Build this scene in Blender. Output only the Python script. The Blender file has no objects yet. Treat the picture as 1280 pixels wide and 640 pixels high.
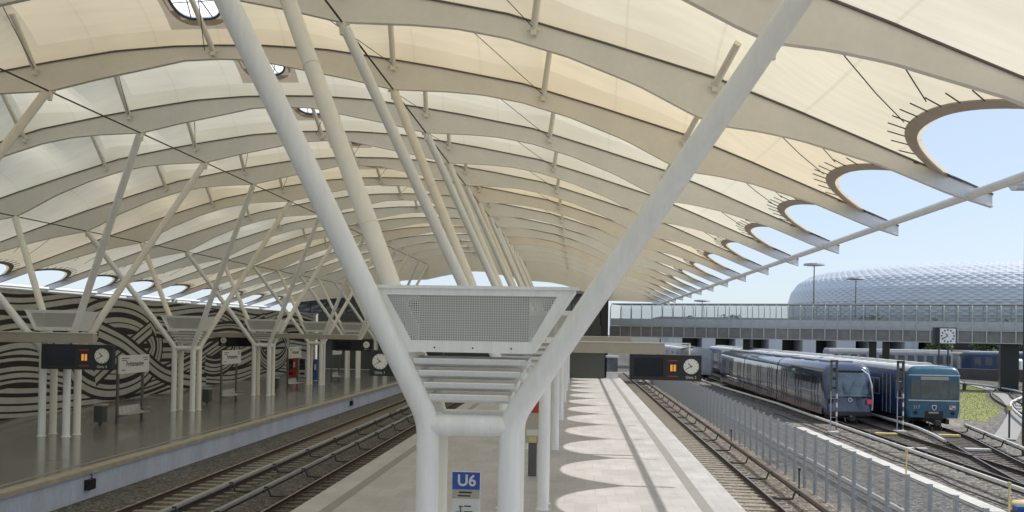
import bpy, bmesh, math, random
from mathutils import Vector, Matrix
R = math.radians
sc = bpy.context.scene
col = sc.collection

# ------------------------------------------------------------------ camera
cam_d = bpy.data.cameras.new('camera'); cam = bpy.data.objects.new('camera', cam_d); col.objects.link(cam); sc.camera = cam
cam_d.sensor_width = 36.0; cam_d.lens = 36*1069.96/1280; cam_d.shift_y = 86.0/1280
cam_d.clip_start = 0.05; cam_d.clip_end = 6000
_a, _b, _r = -.0767, .0082, .0172
_rt = Vector((math.cos(_a), -math.sin(_a), 0)); _fw = Vector((math.sin(_a)*math.cos(_b), math.cos(_a)*math.cos(_b), math.sin(_b)))
_up = Vector((-math.sin(_a)*math.sin(_b), -math.cos(_a)*math.sin(_b), math.cos(_b)))
rt = _rt*math.cos(_r) + _up*math.sin(_r); up = -_rt*math.sin(_r) + _up*math.cos(_r)
m = Matrix((rt, up, -_fw)).transposed().to_4x4(); m.translation = Vector((0, 0, 4.75)); cam.matrix_world = m

# ------------------------------------------------------------------ world, sun, exposure
SUN_EL, SUN_AZ = R(50), R(90)      # sun stands over +X (to the right)
w = bpy.data.worlds.new('World'); sc.world = w; w.use_nodes = True
nt = w.node_tree; bg = nt.nodes['Background']
sky = nt.nodes.new('ShaderNodeTexSky'); sky.sky_type = 'NISHITA'; sky.sun_disc = False
sky.sun_elevation = SUN_EL; sky.sun_rotation = SUN_AZ; sky.air_density = 1.0; sky.dust_density = 1.4; sky.ozone_density = 1.0; sky.altitude = 500
mxs = nt.nodes.new('ShaderNodeMix'); mxs.data_type = 'RGBA'; mxs.inputs[0].default_value = .68   # summer haze veiling the blue
mxs.inputs[7].default_value = (3.35, 3.85, 4.6, 1); nt.links.new(sky.outputs[0], mxs.inputs[6])
nt.links.new(mxs.outputs[2], bg.inputs[0]); bg.inputs[1].default_value = 0.15
sd = bpy.data.lights.new('sun', 'SUN'); sd.energy = 3.5; sd.angle = R(0.5); sd.color = (1, .96, .90)
so = bpy.data.objects.new('sun', sd); col.objects.link(so)
so.rotation_euler = (0, R(40), 0)      # light comes down from +X at 50 degrees
so.location = (60, 30, 60)
sc.view_settings.view_transform = 'Standard'; sc.view_settings.look = 'None'; sc.view_settings.gamma = 1
sc.view_settings.exposure = 0.42
sc.cycles.max_bounces = 10; sc.cycles.transparent_max_bounces = 24; sc.cycles.diffuse_bounces = 5; sc.cycles.transmission_bounces = 8
sc.cycles.sample_clamp_indirect = 6; sc.cycles.caustics_reflective = False; sc.cycles.caustics_refractive = False

# ------------------------------------------------------------------ materials
def _new(name):
    mt = bpy.data.materials.new(name); mt.use_nodes = True
    return mt, mt.node_tree, mt.node_tree.nodes['Principled BSDF']
def N(t, k, **kw):
    n = t.nodes.new(k)
    for a, b in kw.items(): setattr(n, a, b)
    return n
def mat(name, c, rough=.6, metal=0., var=.12, scale=3., fine=0., bump=0., bscale=40., c2=None, stretch=(1, 1, 1), spec=.5, coat=0.):
    """base colour broken up by object-space noise, optional second colour, fine grain and bump"""
    mt, t, p = _new(name); L = t.links.new
    tc = N(t, 'ShaderNodeTexCoord'); mp = N(t, 'ShaderNodeMapping'); mp.inputs['Scale'].default_value = stretch
    L(tc.outputs['Object'], mp.inputs[0])
    n1 = N(t, 'ShaderNodeTexNoise'); n1.inputs['Scale'].default_value = scale; n1.inputs['Detail'].default_value = 6; n1.inputs['Roughness'].default_value = .65
    L(mp.outputs[0], n1.inputs[0])
    rp = N(t, 'ShaderNodeMapRange'); rp.inputs['From Min'].default_value = .3; rp.inputs['From Max'].default_value = .7
    L(n1.outputs[0], rp.inputs[0])
    mx = N(t, 'ShaderNodeMix', data_type='RGBA')
    a = [max(0, v*(1-var)) for v in c]; b = [min(1, v*(1+var)) for v in c]
    if c2: a, b = c, c2
    mx.inputs[6].default_value = (*a, 1); mx.inputs[7].default_value = (*b, 1)
    L(rp.outputs[0], mx.inputs[0]); out = mx.outputs[2]
    if fine:
        n2 = N(t, 'ShaderNodeTexNoise'); n2.inputs['Scale'].default_value = bscale; n2.inputs['Detail'].default_value = 2
        L(mp.outputs[0], n2.inputs[0])
        r2 = N(t, 'ShaderNodeMapRange'); r2.inputs['From Min'].default_value = .3; r2.inputs['From Max'].default_value = .7
        r2.inputs['To Min'].default_value = 1-fine; r2.inputs['To Max'].default_value = 1+fine
        L(n2.outputs[0], r2.inputs[0])
        m2 = N(t, 'ShaderNodeMix', data_type='RGBA', blend_type='MULTIPLY'); m2.inputs[0].default_value = 1
        cb = N(t, 'ShaderNodeCombineColor')
        for i in range(3): L(r2.outputs[0], cb.inputs[i])
        L(out, m2.inputs[6]); L(cb.outputs[0], m2.inputs[7]); out = m2.outputs[2]
    L(out, p.inputs['Base Color'])
    rr = N(t, 'ShaderNodeMapRange'); rr.inputs['To Min'].default_value = max(.02, rough-.08); rr.inputs['To Max'].default_value = min(1, rough+.08)
    L(n1.outputs[0], rr.inputs[0]); L(rr.outputs[0], p.inputs['Roughness'])
    p.inputs['Metallic'].default_value = metal; p.inputs['Specular IOR Level'].default_value = spec; p.inputs['Coat Weight'].default_value = coat
    if bump:
        n3 = N(t, 'ShaderNodeTexNoise'); n3.inputs['Scale'].default_value = bscale; n3.inputs['Detail'].default_value = 4
        L(mp.outputs[0], n3.inputs[0]); bp = N(t, 'ShaderNodeBump'); bp.inputs['Strength'].default_value = bump; bp.inputs['Distance'].default_value = .03
        L(n3.outputs[0], bp.inputs['Height']); L(bp.outputs[0], p.inputs['Normal'])
    return mt
def emis(name, c, s):
    mt, t, p = _new(name); p.inputs['Base Color'].default_value = (*[v*.3 for v in c], 1)
    p.inputs['Emission Color'].default_value = (*c, 1); p.inputs['Emission Strength'].default_value = s; return mt
def fabric(name, c, tr, back):
    """coated glass-fibre cloth: part of the light passes through it"""
    mt, t, p = _new(name); L = t.links.new; t.nodes.remove(p); o = t.nodes['Material Output']
    tc = N(t, 'ShaderNodeTexCoord')
    n1 = N(t, 'ShaderNodeTexNoise'); n1.inputs['Scale'].default_value = .35; n1.inputs['Detail'].default_value = 5; L(tc.outputs['Object'], n1.inputs[0])
    w1 = N(t, 'ShaderNodeTexNoise'); w1.inputs['Scale'].default_value = 1.0; w1.inputs['Detail'].default_value = 6
    mp = N(t, 'ShaderNodeMapping'); mp.inputs['Scale'].default_value = (.35, 5, 1); L(tc.outputs['Object'], mp.inputs[0]); L(mp.outputs[0], w1.inputs[0])
    ad = N(t, 'ShaderNodeMath', operation='ADD'); L(n1.outputs[0], ad.inputs[0]); L(w1.outputs[0], ad.inputs[1])
    rp = N(t, 'ShaderNodeMapRange'); rp.inputs['From Min'].default_value = .7; rp.inputs['From Max'].default_value = 1.3; L(ad.outputs[0], rp.inputs[0])
    def pair(cc, v):
        mx = N(t, 'ShaderNodeMix', data_type='RGBA'); mx.inputs[6].default_value = (*[x*(1-v) for x in cc], 1); mx.inputs[7].default_value = (*[min(1, x*(1+v)) for x in cc], 1)
        L(rp.outputs[0], mx.inputs[0]); return mx.outputs[2]
    # welded seams: a doubled strip of cloth every 2.1 m lets less light through
    sx = N(t, 'ShaderNodeSeparateXYZ'); L(tc.outputs['Object'], sx.inputs[0])
    dv = N(t, 'ShaderNodeMath', operation='DIVIDE'); L(sx.outputs[0], dv.inputs[0]); dv.inputs[1].default_value = 2.13
    fr = N(t, 'ShaderNodeMath', operation='FRACT'); L(dv.outputs[0], fr.inputs[0])
    lt = N(t, 'ShaderNodeMath', operation='LESS_THAN'); L(fr.outputs[0], lt.inputs[0]); lt.inputs[1].default_value = .028
    sm = N(t, 'ShaderNodeMath', operation='MULTIPLY'); L(lt.outputs[0], sm.inputs[0]); sm.inputs[1].default_value = .16
    dk = N(t, 'ShaderNodeMix', data_type='RGBA', blend_type='MULTIPLY'); L(sm.outputs[0], dk.inputs[0]); dk.inputs[7].default_value = (.2, .18, .15, 1)
    L(pair(c, .07), dk.inputs[6])
    d = N(t, 'ShaderNodeBsdfDiffuse'); L(pair(back, .06), d.inputs[0])
    s = N(t, 'ShaderNodeBsdfTranslucent'); L(dk.outputs[2], s.inputs[0])
    ms = N(t, 'ShaderNodeMixShader'); ms.inputs[0].default_value = tr
    L(d.outputs[0], ms.inputs[1]); L(s.outputs[0], ms.inputs[2]); L(ms.outputs[0], o.inputs[0]); return mt
def glass(name, c, alpha, rough=.05):
    mt, t, p = _new(name); L = t.links.new; t.nodes.remove(p); o = t.nodes['Material Output']
    tr = N(t, 'ShaderNodeBsdfTransparent'); tr.inputs[0].default_value = (*c, 1)
    g = N(t, 'ShaderNodeBsdfPrincipled'); g.inputs['Base Color'].default_value = (*[x*.5 for x in c], 1); g.inputs['Roughness'].default_value = rough
    n = N(t, 'ShaderNodeTexNoise'); n.inputs['Scale'].default_value = .8; r = N(t, 'ShaderNodeMapRange')
    r.inputs['To Min'].default_value = alpha*.75; r.inputs['To Max'].default_value = alpha*1.25; L(n.outputs[0], r.inputs[0])
    ms = N(t, 'ShaderNodeMixShader'); L(r.outputs[0], ms.inputs[0]); L(tr.outputs[0], ms.inputs[1]); L(g.outputs[0], ms.inputs[2]); L(ms.outputs[0], o.inputs[0]); return mt
def tiles(name, c, rough, tw, tl, joint=.75, var=.1, jw=.012, coat=0., stain=.1):
    mt, t, p = _new(name); L = t.links.new
    tc = N(t, 'ShaderNodeTexCoord'); br = N(t, 'ShaderNodeTexBrick'); br.offset = .5; br.inputs['Scale'].default_value = 1
    br.inputs['Brick Width'].default_value = tw; br.inputs['Row Height'].default_value = tl; br.inputs['Mortar Size'].default_value = jw; br.inputs['Mortar Smooth'].default_value = .3
    br.inputs['Color1'].default_value = (*[v*(1-var) for v in c], 1); br.inputs['Color2'].default_value = (*[v*(1+var) for v in c], 1)
    br.inputs['Mortar'].default_value = (*[v*joint for v in c], 1); L(tc.outputs['Object'], br.inputs[0])
    n1 = N(t, 'ShaderNodeTexNoise'); n1.inputs['Scale'].default_value = .7; n1.inputs['Detail'].default_value = 8; n1.inputs['Roughness'].default_value = .7; L(tc.outputs['Object'], n1.inputs[0])
    r2 = N(t, 'ShaderNodeMapRange'); r2.inputs['From Min'].default_value = .3; r2.inputs['From Max'].default_value = .7; r2.inputs['To Min'].default_value = 1-stain; r2.inputs['To Max'].default_value = 1+stain*.6; L(n1.outputs[0], r2.inputs[0])
    n4 = N(t, 'ShaderNodeTexNoise'); n4.inputs['Scale'].default_value = 60; L(tc.outputs['Object'], n4.inputs[0])
    r4 = N(t, 'ShaderNodeMapRange'); r4.inputs['To Min'].default_value = .93; r4.inputs['To Max'].default_value = 1.07; L(n4.outputs[0], r4.inputs[0])
    ml = N(t, 'ShaderNodeMath', operation='MULTIPLY'); L(r2.outputs[0], ml.inputs[0]); L(r4.outputs[0], ml.inputs[1])
    cb = N(t, 'ShaderNodeCombineColor')
    for i in range(3): L(ml.outputs[0], cb.inputs[i])
    m2 = N(t, 'ShaderNodeMix', data_type='RGBA', blend_type='MULTIPLY'); m2.inputs[0].default_value = 1
    L(br.outputs[0], m2.inputs[6]); L(cb.outputs[0], m2.inputs[7]); L(m2.outputs[2], p.inputs['Base Color'])
    rr = N(t, 'ShaderNodeMapRange'); rr.inputs['To Min'].default_value = max(.03, rough-.1); rr.inputs['To Max'].default_value = rough+.1; L(n1.outputs[0], rr.inputs[0]); L(rr.outputs[0], p.inputs['Roughness'])
    p.inputs['Coat Weight'].default_value = coat; p.inputs['Coat Roughness'].default_value = .12
    return mt
def gravel(name, c1, c2, scale=14):
    mt, t, p = _new(name); L = t.links.new
    tc = N(t, 'ShaderNodeTexCoord'); v = N(t, 'ShaderNodeTexVoronoi'); v.inputs['Scale'].default_value = scale; L(tc.outputs['Object'], v.inputs[0])
    sp = N(t, 'ShaderNodeSeparateColor'); L(v.outputs['Color'], sp.inputs[0])
    n = N(t, 'ShaderNodeTexNoise'); n.inputs['Scale'].default_value = .5; n.inputs['Detail'].default_value = 5; L(tc.outputs['Object'], n.inputs[0])
    mx = N(t, 'ShaderNodeMix', data_type='RGBA'); mx.inputs[6].default_value = (*c1, 1); mx.inputs[7].default_value = (*c2, 1); L(sp.outputs[0], mx.inputs[0])
    r = N(t, 'ShaderNodeMapRange'); r.inputs['To Min'].default_value = .6; r.inputs['To Max'].default_value = 1.35; L(n.outputs[0], r.inputs[0])
    r3 = N(t, 'ShaderNodeMapRange'); r3.inputs['From Max'].default_value = .5; r3.inputs['To Min'].default_value = 1.15; r3.inputs['To Max'].default_value = .45; L(v.outputs['Distance'], r3.inputs[0])
    ml = N(t, 'ShaderNodeMath', operation='MULTIPLY'); L(r.outputs[0], ml.inputs[0]); L(r3.outputs[0], ml.inputs[1])
    cb = N(t, 'ShaderNodeCombineColor')
    for i in range(3): L(ml.outputs[0], cb.inputs[i])
    m2 = N(t, 'ShaderNodeMix', data_type='RGBA', blend_type='MULTIPLY'); m2.inputs[0].default_value = 1
    L(mx.outputs[2], m2.inputs[6]); L(cb.outputs[0], m2.inputs[7]); L(m2.outputs[2], p.inputs['Base Color']); p.inputs['Roughness'].default_value = .9
    bp = N(t, 'ShaderNodeBump'); bp.inputs['Strength'].default_value = .9; bp.inputs['Distance'].default_value = .05; bp.invert = True
    L(v.outputs['Distance'], bp.inputs['Height']); L(bp.outputs[0], p.inputs['Normal']); return mt
def perforated(name, c, pitch=.031, rad=.0105):
    """steel sheet with a square grid of real see-through holes"""
    mt, t, p = _new(name); L = t.links.new; o = t.nodes['Material Output']
    p.inputs['Base Color'].default_value = (*c, 1); p.inputs['Roughness'].default_value = .45
    tc = N(t, 'ShaderNodeTexCoord'); sp = N(t, 'ShaderNodeSeparateXYZ'); L(tc.outputs['Object'], sp.inputs[0])
    def cell(k):
        d = N(t, 'ShaderNodeMath', operation='DIVIDE'); L(sp.outputs[k], d.inputs[0]); d.inputs[1].default_value = pitch
        f = N(t, 'ShaderNodeMath', operation='FRACT'); L(d.outputs[0], f.inputs[0])
        s = N(t, 'ShaderNodeMath', operation='SUBTRACT'); L(f.outputs[0], s.inputs[0]); s.inputs[1].default_value = .5
        q = N(t, 'ShaderNodeMath', operation='MULTIPLY'); L(s.outputs[0], q.inputs[0]); L(s.outputs[0], q.inputs[1]); return q
    a, b = cell(0), cell(2)
    ad = N(t, 'ShaderNodeMath', operation='ADD'); L(a.outputs[0], ad.inputs[0]); L(b.outputs[0], ad.inputs[1])
    lt = N(t, 'ShaderNodeMath', operation='LESS_THAN'); L(ad.outputs[0], lt.inputs[0]); lt.inputs[1].default_value = (rad/pitch)**2
    tr = N(t, 'ShaderNodeBsdfTransparent'); ms = N(t, 'ShaderNodeMixShader')
    L(lt.outputs[0], ms.inputs[0]); L(p.outputs[0], ms.inputs[1]); L(tr.outputs[0], ms.inputs[2]); L(ms.outputs[0], o.inputs[0]); return mt

M = dict(
    paint=mat('white_steel_paint', (.80, .81, .80), .36, var=.05, scale=5, fine=.02, bscale=20, coat=.15, stretch=(1, 1, .12)),
    cream=mat('cream_steel_paint', (.80, .77, .69), .40, var=.05, scale=5, stretch=(1, 1, .12)),
    rib=mat('rib_steel_paint', (.81, .79, .735), .55, var=.06, scale=.6, fine=.02, bscale=8),
    ribedge=mat('rib_edge_gasket', (.13, .12, .11), .7),
    ribtip=mat('rib_tip_paint', (.72, .73, .74), .4, var=.06),
    cable=mat('steel_cable', (.05, .05, .05), .5, metal=.5),
    cloth1=fabric('roof_cloth_pale', (.79, .745, .60), .405, (.80, .775, .69)),
    cloth2=fabric('roof_cloth_warm', (.80, .685, .48), .405, (.80, .745, .63)),
    cloth3=fabric('roof_cloth_ivory', (.79, .72, .55), .405, (.80, .76, .66)),
    frost=fabric('frosted_glazing', (.95, .96, .96), .9, (.8, .8, .8)),
    patch=fabric('roof_cloth_double', (.60, .50, .38), .27, (.52, .48, .40)),
    belt=mat('roof_edge_belt', (.46, .39, .33), .8, var=.1),
    clamp=mat('clamp_steel', (.06, .055, .05), .5),
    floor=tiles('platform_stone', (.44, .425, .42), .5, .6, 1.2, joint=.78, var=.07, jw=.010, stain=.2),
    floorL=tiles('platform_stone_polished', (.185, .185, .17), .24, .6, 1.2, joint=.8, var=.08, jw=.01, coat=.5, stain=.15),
    strip=mat('tactile_strip_stone', (.25, .24, .225), .6, fine=.15, bscale=60),
    lip=mat('platform_edge_concrete', (.34, .31, .24), .7, var=.22, scale=2, fine=.15, bscale=30, bump=.2),
    pwall=mat('platform_wall_concrete', (.47, .51, .60), .75, var=.14, scale=1.2, stretch=(1, 1, .25), fine=.08, bscale=20),
    gravel=gravel('ballast', (.09, .083, .074), (.34, .32, .285), 10),
    gravelR=gravel('brown_ballast', (.20, .17, .14), (.62, .55, .46), 9),
    yard=gravel('yard_ballast', (.12, .105, .09), (.50, .46, .40), 8),
    rail=mat('rusty_rail', (.055, .035, .024), .7, var=.35, scale=6),
    railtop=mat('polished_rail_head', (.30, .27, .25), .35, metal=.8),
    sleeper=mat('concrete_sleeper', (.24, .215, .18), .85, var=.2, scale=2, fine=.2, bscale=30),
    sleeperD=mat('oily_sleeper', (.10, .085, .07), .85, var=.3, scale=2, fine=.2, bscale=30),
    pipe=mat('conductor_cover', (.30, .29, .265), .5, var=.14, scale=3),
    pipeD=mat('brown_conductor_cover', (.17, .15, .13), .6, var=.25, scale=3),
    pipeW=mat('white_conductor_cover', (.62, .61, .58), .5, var=.12, scale=3),
    dark=mat('dark_metal', (.035, .036, .038), .5),
    black=mat('black_housing', (.012, .013, .013), .35),
    screen=mat('dark_display_glass', (.006, .008, .018), .12),
    beam=mat('sign_beam_paint', (.40, .37, .31), .5, var=.06),
    dial=mat('clock_dial', (.78, .78, .74), .4, var=.02),
    orange=emis('orange_led', (1, .38, .05), .45),
    redled=emis('red_led', (.5, .05, .03), .15),
    galv=mat('galvanised_steel', (.38, .405, .44), .5, metal=.15, var=.12, scale=4),
    sign=mat('white_sign', (.62, .62, .60), .45, var=.02),
    ink=mat('sign_ink', (.03, .03, .035), .6),
    blue=mat('route_sign_blue', (.02, .085, .36), .4, var=.03),
    green=emis('exit_sign_green', (.02, .35, .12), .5),
    greenw=emis('exit_sign_white', (.8, .95, .85), .6),
    seat=mat('bench_steel', (.42, .42, .40), .4, metal=.5),
    post=mat('grey_post', (.10, .10, .095), .5),
    mural=mat('mural_ground', (.43, .42, .385), .75, var=.12, scale=1.2, fine=.08, bscale=12),
    muralk=mat('mural_black', (.014, .013, .012), .7),
    red=mat('red_enamel', (.42, .035, .025), .4),
    bluem=mat('blue_enamel', (.04, .10, .30), .4),
    navy=mat('train_navy', (.042, .058, .115), .16, var=.1, scale=1, coat=1.),
    navyg=mat('train_window', (.020, .027, .042), .06, var=.2, scale=1, coat=1.),
    skirt=mat('train_skirt', (.055, .045, .04), .6, var=.3),
    sill=mat('train_sill_band', (.20, .155, .13), .4, var=.2),
    troof=mat('train_roof', (.30, .31, .33), .5, var=.14, scale=2),
    tsilver=mat('train_silver', (.50, .50, .55), .3, metal=.4),
    ablue=mat('old_train_blue', (.022, .10, .155), .35, var=.08, coat=.4),
    ablued=mat('old_train_side_blue', (.018, .04, .11), .35, var=.1, coat=.4),
    aroof=mat('old_train_roof', (.50, .50, .49), .7, var=.15, scale=3),
    awin=mat('old_train_glass', (.085, .10, .095), .08, var=.4, scale=1.2, coat=1.),
    astrip=mat('old_train_trim', (.62, .63, .62), .35),
    gplate=glass('footbridge_glass', (.90, .92, .92), .16),
    deck=mat('footbridge_deck', (.19, .187, .18), .6, var=.25, scale=1),
    mull=mat('footbridge_mullion', (.44, .43, .41), .45, metal=.2),
    parapet=mat('footbridge_parapet', (.62, .64, .67), .5, var=.08),
    wallw=mat('depot_panel', (.55, .57, .60), .6, var=.1, scale=.5, stretch=(4, 4, .3)),
    wallg=mat('grey_green_cladding', (.085, .092, .08), .5, var=.08),
    slab=mat('concrete_slab', (.36, .34, .30), .7, var=.1),
    winB=mat('windscreen_glass', (.06, .09, .12), .10, var=.5, scale=1.4, coat=1.),
    nose=mat('train_nose', (.03, .045, .06), .22, coat=1.),
    winG=mat('hall_window_glass', (.02, .028, .033), .08, var=.5, scale=.6, coat=1.),
    etfe=mat('arena_cushion', (.56, .59, .635), .38, var=.05, scale=.08, spec=.5, coat=.4),
    grass=mat('grass_blades', (.20, .225, .075), .9, c2=(.27, .27, .10), scale=.35, fine=.1, bscale=25),
    leaf=mat('leaves', (.035, .065, .018), .7, c2=(.085, .13, .04), scale=.8),
    leaf2=mat('light_leaves', (.06, .095, .025), .7, c2=(.13, .18, .06), scale=.8),
    bark=mat('bark', (.09, .065, .045), .9, bump=.4),
    conc=mat('pale_concrete', (.50, .49, .46), .75, var=.12, scale=1.5, fine=.08, bscale=25),
    cbrown=mat('retaining_wall_concrete', (.10, .085, .075), .85, var=.2, scale=1),
    path=mat('path_slabs', (.30, .285, .265), .8, var=.1, scale=3, fine=.1, bscale=20),
    yellow=mat('yellow_paint', (.58, .47, .20), .6, var=.15),
    perf=perforated('perforated_sheet', (.62, .625, .61)),
    inside=mat('vent_box_interior', (.09, .09, .085), .8),
    bin=mat('bin_enamel', (.07, .08, .07), .5),
    ground=gravel('far_ground', (.12, .115, .095), (.22, .21, .17), 3),
    tank=mat('tank_plastic', (.62, .66, .70), .4), tankb=mat('tank_blue', (.05, .17, .42), .4),
    tlight=emis('tail_light', (.6, .06, .14), .35), hlight=mat('lamp_lens', (.8, .8, .78), .1),
)

# ------------------------------------------------------------------ mesh helpers
def wloc(o):
    v = Vector((0, 0, 0))
    while o: v += o.location; o = o.parent
    return v
class MB:
    def __init__(s): s.v = []; s.f = []; s.m = []
    def add(s, vs, fs, mi=0):
        b = len(s.v); s.v += [tuple(v) for v in vs]
        for f in fs: s.f.append([b+i for i in f]); s.m.append(mi)
        return s
    def box(s, x0, x1, y0, y1, z0, z1, mi=0):
        x0, x1 = min(x0, x1), max(x0, x1); y0, y1 = min(y0, y1), max(y0, y1); z0, z1 = min(z0, z1), max(z0, z1)
        v = [(x, y, z) for z in (z0, z1) for x, y in ((x0, y0), (x1, y0), (x1, y1), (x0, y1))]
        return s.add(v, [(3, 2, 1, 0), (4, 5, 6, 7), (0, 1, 5, 4), (1, 2, 6, 5), (2, 3, 7, 6), (3, 0, 4, 7)], mi)
    def rbox(s, x0, x1, y0, y1, z0, z1, r=.02, mi=0):
        """box with chamfered edges"""
        bm = bmesh.new(); bmesh.ops.create_cube(bm, size=1)
        for v in bm.verts: v.co = Vector(((x0+x1)/2+v.co.x*abs(x1-x0), (y0+y1)/2+v.co.y*abs(y1-y0), (z0+z1)/2+v.co.z*abs(z1-z0)))
        bmesh.ops.bevel(bm, geom=bm.edges[:], offset=r, segments=2, affect='EDGES', profile=.7)
        bm.verts.index_update(); s.add([v.co for v in bm.verts], [[v.index for v in f.verts] for f in bm.faces], mi); bm.free(); return s
    def tube(s, pts, r, n=12, mi=0, caps=True, flat=1.):
        pts = [Vector(p) for p in pts]; rs = r if isinstance(r, (list, tuple)) else [r]*len(pts)
        vs = []; nrm = None
        for i, p in enumerate(pts):
            d = ((pts[i+1]-p).normalized() if i < len(pts)-1 else Vector((0, 0, 0))) + ((p-pts[i-1]).normalized() if i else Vector((0, 0, 0)))
            d.normalize()
            if nrm is None: nrm = d.orthogonal().normalized() if abs(d.z) > .9 else d.cross(Vector((0, 0, 1))).normalized()
            nrm = (nrm - d*nrm.dot(d)).normalized(); b = d.cross(nrm)
            k = 1.
            if 0 < i < len(pts)-1:
                c = (pts[i+1]-p).normalized().dot((p-pts[i-1]).normalized()); k = 1/max(.5, math.sqrt((1+c)/2))
            for j in range(n):
                a = 2*math.pi*j/n; vs.append(p + nrm*math.cos(a)*rs[i] + b*math.sin(a)*rs[i]*flat)
        fs = [(i*n+j, i*n+(j+1) % n, (i+1)*n+(j+1) % n, (i+1)*n+j) for i in range(len(pts)-1) for j in range(n)]
        if caps: fs += [tuple(range(n))[::-1], tuple((len(pts)-1)*n+j for j in range(n))]
        return s.add(vs, fs, mi)
    def prism(s, poly, axis, a, b, mi=0):
        """extrude a 2-D outline between a and b along axis; poly in the other two coordinates"""
        f = {'x': lambda p, t: (t, p[0], p[1]), 'y': lambda p, t: (p[0], t, p[1]), 'z': lambda p, t: (p[0], p[1], t)}[axis]
        n = len(poly); vs = [f(p, a) for p in poly] + [f(p, b) for p in poly]
        return s.add(vs, [tuple(range(n)), tuple(range(n, 2*n))[::-1]] + [(i, n+i, n+(i+1) % n, (i+1) % n) for i in range(n)], mi)
    def disc(s, c, r, ax, t, n=24, mi=0):
        c = Vector(c); q = Vector((0, 0, 0)); q['xyz'.index(ax)] = t
        return s.tube([c, c+q], r, n, mi)
    def build(s, name, mats, parent=None, smooth=False, local=False):
        me = bpy.data.meshes.new(name); off = Vector((0, 0, 0)) if (local or not parent) else wloc(parent)
        me.from_pydata([(v[0]-off.x, v[1]-off.y, v[2]-off.z) for v in s.v], [], s.f)
        for q in (mats if isinstance(mats, list) else [mats]): me.materials.append(M[q] if isinstance(q, str) else q)
        me.polygons.foreach_set('material_index', s.m)
        bm = bmesh.new(); bm.from_mesh(me); bmesh.ops.recalc_face_normals(bm, faces=bm.faces[:]); bm.to_mesh(me); bm.free()
        if smooth:
            me.polygons.foreach_set('use_smooth', [True]*len(me.polygons))
            try: me.set_sharp_from_angle(angle=R(38))
            except Exception: pass
        me.update(); o = bpy.data.objects.new(name, me); col.objects.link(o)
        if parent: o.parent = parent
        return o
def tag(o, label, cat, group=None, kind=None):
    if label: o['label'] = label
    if cat: o['category'] = cat
    if group: o['group'] = group
    if kind: o['kind'] = kind
    return o
def thing(name, label, cat, loc=(0, 0, 0), rz=0, group=None):
    o = bpy.data.objects.new(name, None); col.objects.link(o); o.location = loc; o.rotation_euler = (0, 0, rz); o.empty_display_size = .3
    return tag(o, label, cat, group)
def struct(o): o['kind'] = 'structure'; return o
def kids(o): return list(o.children)
def dup(root, loc, label=None, rz=None, parent=None):
    def cp(o, par):
        c = o.copy(); col.objects.link(c); c.parent = par
        for ch in kids(o): cp(ch, c)
        return c
    r = cp(root, parent); r.location = loc
    if rz is not None: r.rotation_euler = (0, 0, rz)
    if label: r['label'] = label
    return r
def text(name, s, size, mt, parent, loc, rot, align='CENTER', bold=0., ext=.002, local=True):
    cu = bpy.data.curves.new('txt', 'FONT'); cu.body = s; cu.size = size; cu.align_x = align; cu.align_y = 'CENTER'; cu.extrude = ext; cu.offset = bold; cu.resolution_u = 3
    to = bpy.data.objects.new('txt', cu); col.objects.link(to); bpy.context.view_layer.update()
    me = bpy.data.meshes.new_from_object(to.evaluated_get(bpy.context.evaluated_depsgraph_get())); bpy.data.objects.remove(to)
    me.name = name; me.materials.clear(); me.materials.append(M[mt]); o = bpy.data.objects.new(name, me); col.objects.link(o)
    o.parent = parent; o.location = loc; o.rotation_euler = rot; return o
rnd = random.Random(7)

# ------------------------------------------------------------------ roof geometry functions (symmetric about X = XM)
XM = -11.75
RIB0, RS, NR = 9.15, 5.93, 17
RIBS = [RIB0+RS*j for j in range(-3, 16)]
def lerp_tab(tab, x):
    if x <= tab[0][0]: return tab[0][1]
    for (a, b), (c, d) in zip(tab, tab[1:]):
        if x <= c:
            t = (x-a)/(c-a); return b+(d-b)*t
    return tab[-1][1]
TOP = [(0, 13.90), (1.5, 13.88), (3.5, 13.74), (5.7, 13.40), (7.3, 13.12), (9.9, 12.60), (12.3, 11.86), (15.0, 10.98), (17.0, 10.15), (19.0, 9.28), (20.8, 8.50), (21.6, 8.13)]
LOW = [(0, 13.48), (1.2, 13.43), (2.3, 13.20), (4.2, 12.82), (5.72, 12.46), (7.5, 12.38), (8.6, 12.28), (9.9, 12.02), (11.4, 11.55), (13.1, 10.85), (14.4, 10.15), (15.02, 9.86), (16.0, 9.72), (17.0, 9.50), (18.9, 8.90), (20.5, 8.22), (21.6, 7.86)]
def topz(x): return lerp_tab(TOP, abs(x-XM))
def lowz(x): return lerp_tab(LOW, abs(x-XM))

def lx(sg, d):
    """world x and height correction of canonical distance d: the left overhang is longer and lower than the right one"""
    if sg > 0 or d <= 15.02: return XM+sg*d, 0.
    e = (d-15.02)*1.65; return XM-15.02-e, -.10*e
# ================================================================== SETTING
def sheet(name, x0, x1, y0, y1, z, mt, nx=1, ny=1, holes=None):
    b = MB()
    for i in range(nx):
        for j in range(ny):
            xa, xb = x0+(x1-x0)*i/nx, x0+(x1-x0)*(i+1)/nx; ya, yb = y0+(y1-y0)*j/ny, y0+(y1-y0)*(j+1)/ny
            b.add([(xa, ya, z), (xb, ya, z), (xb, yb, z), (xa, yb, z)], [(0, 1, 2, 3)])
    return struct(b.build(name, mt))
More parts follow.
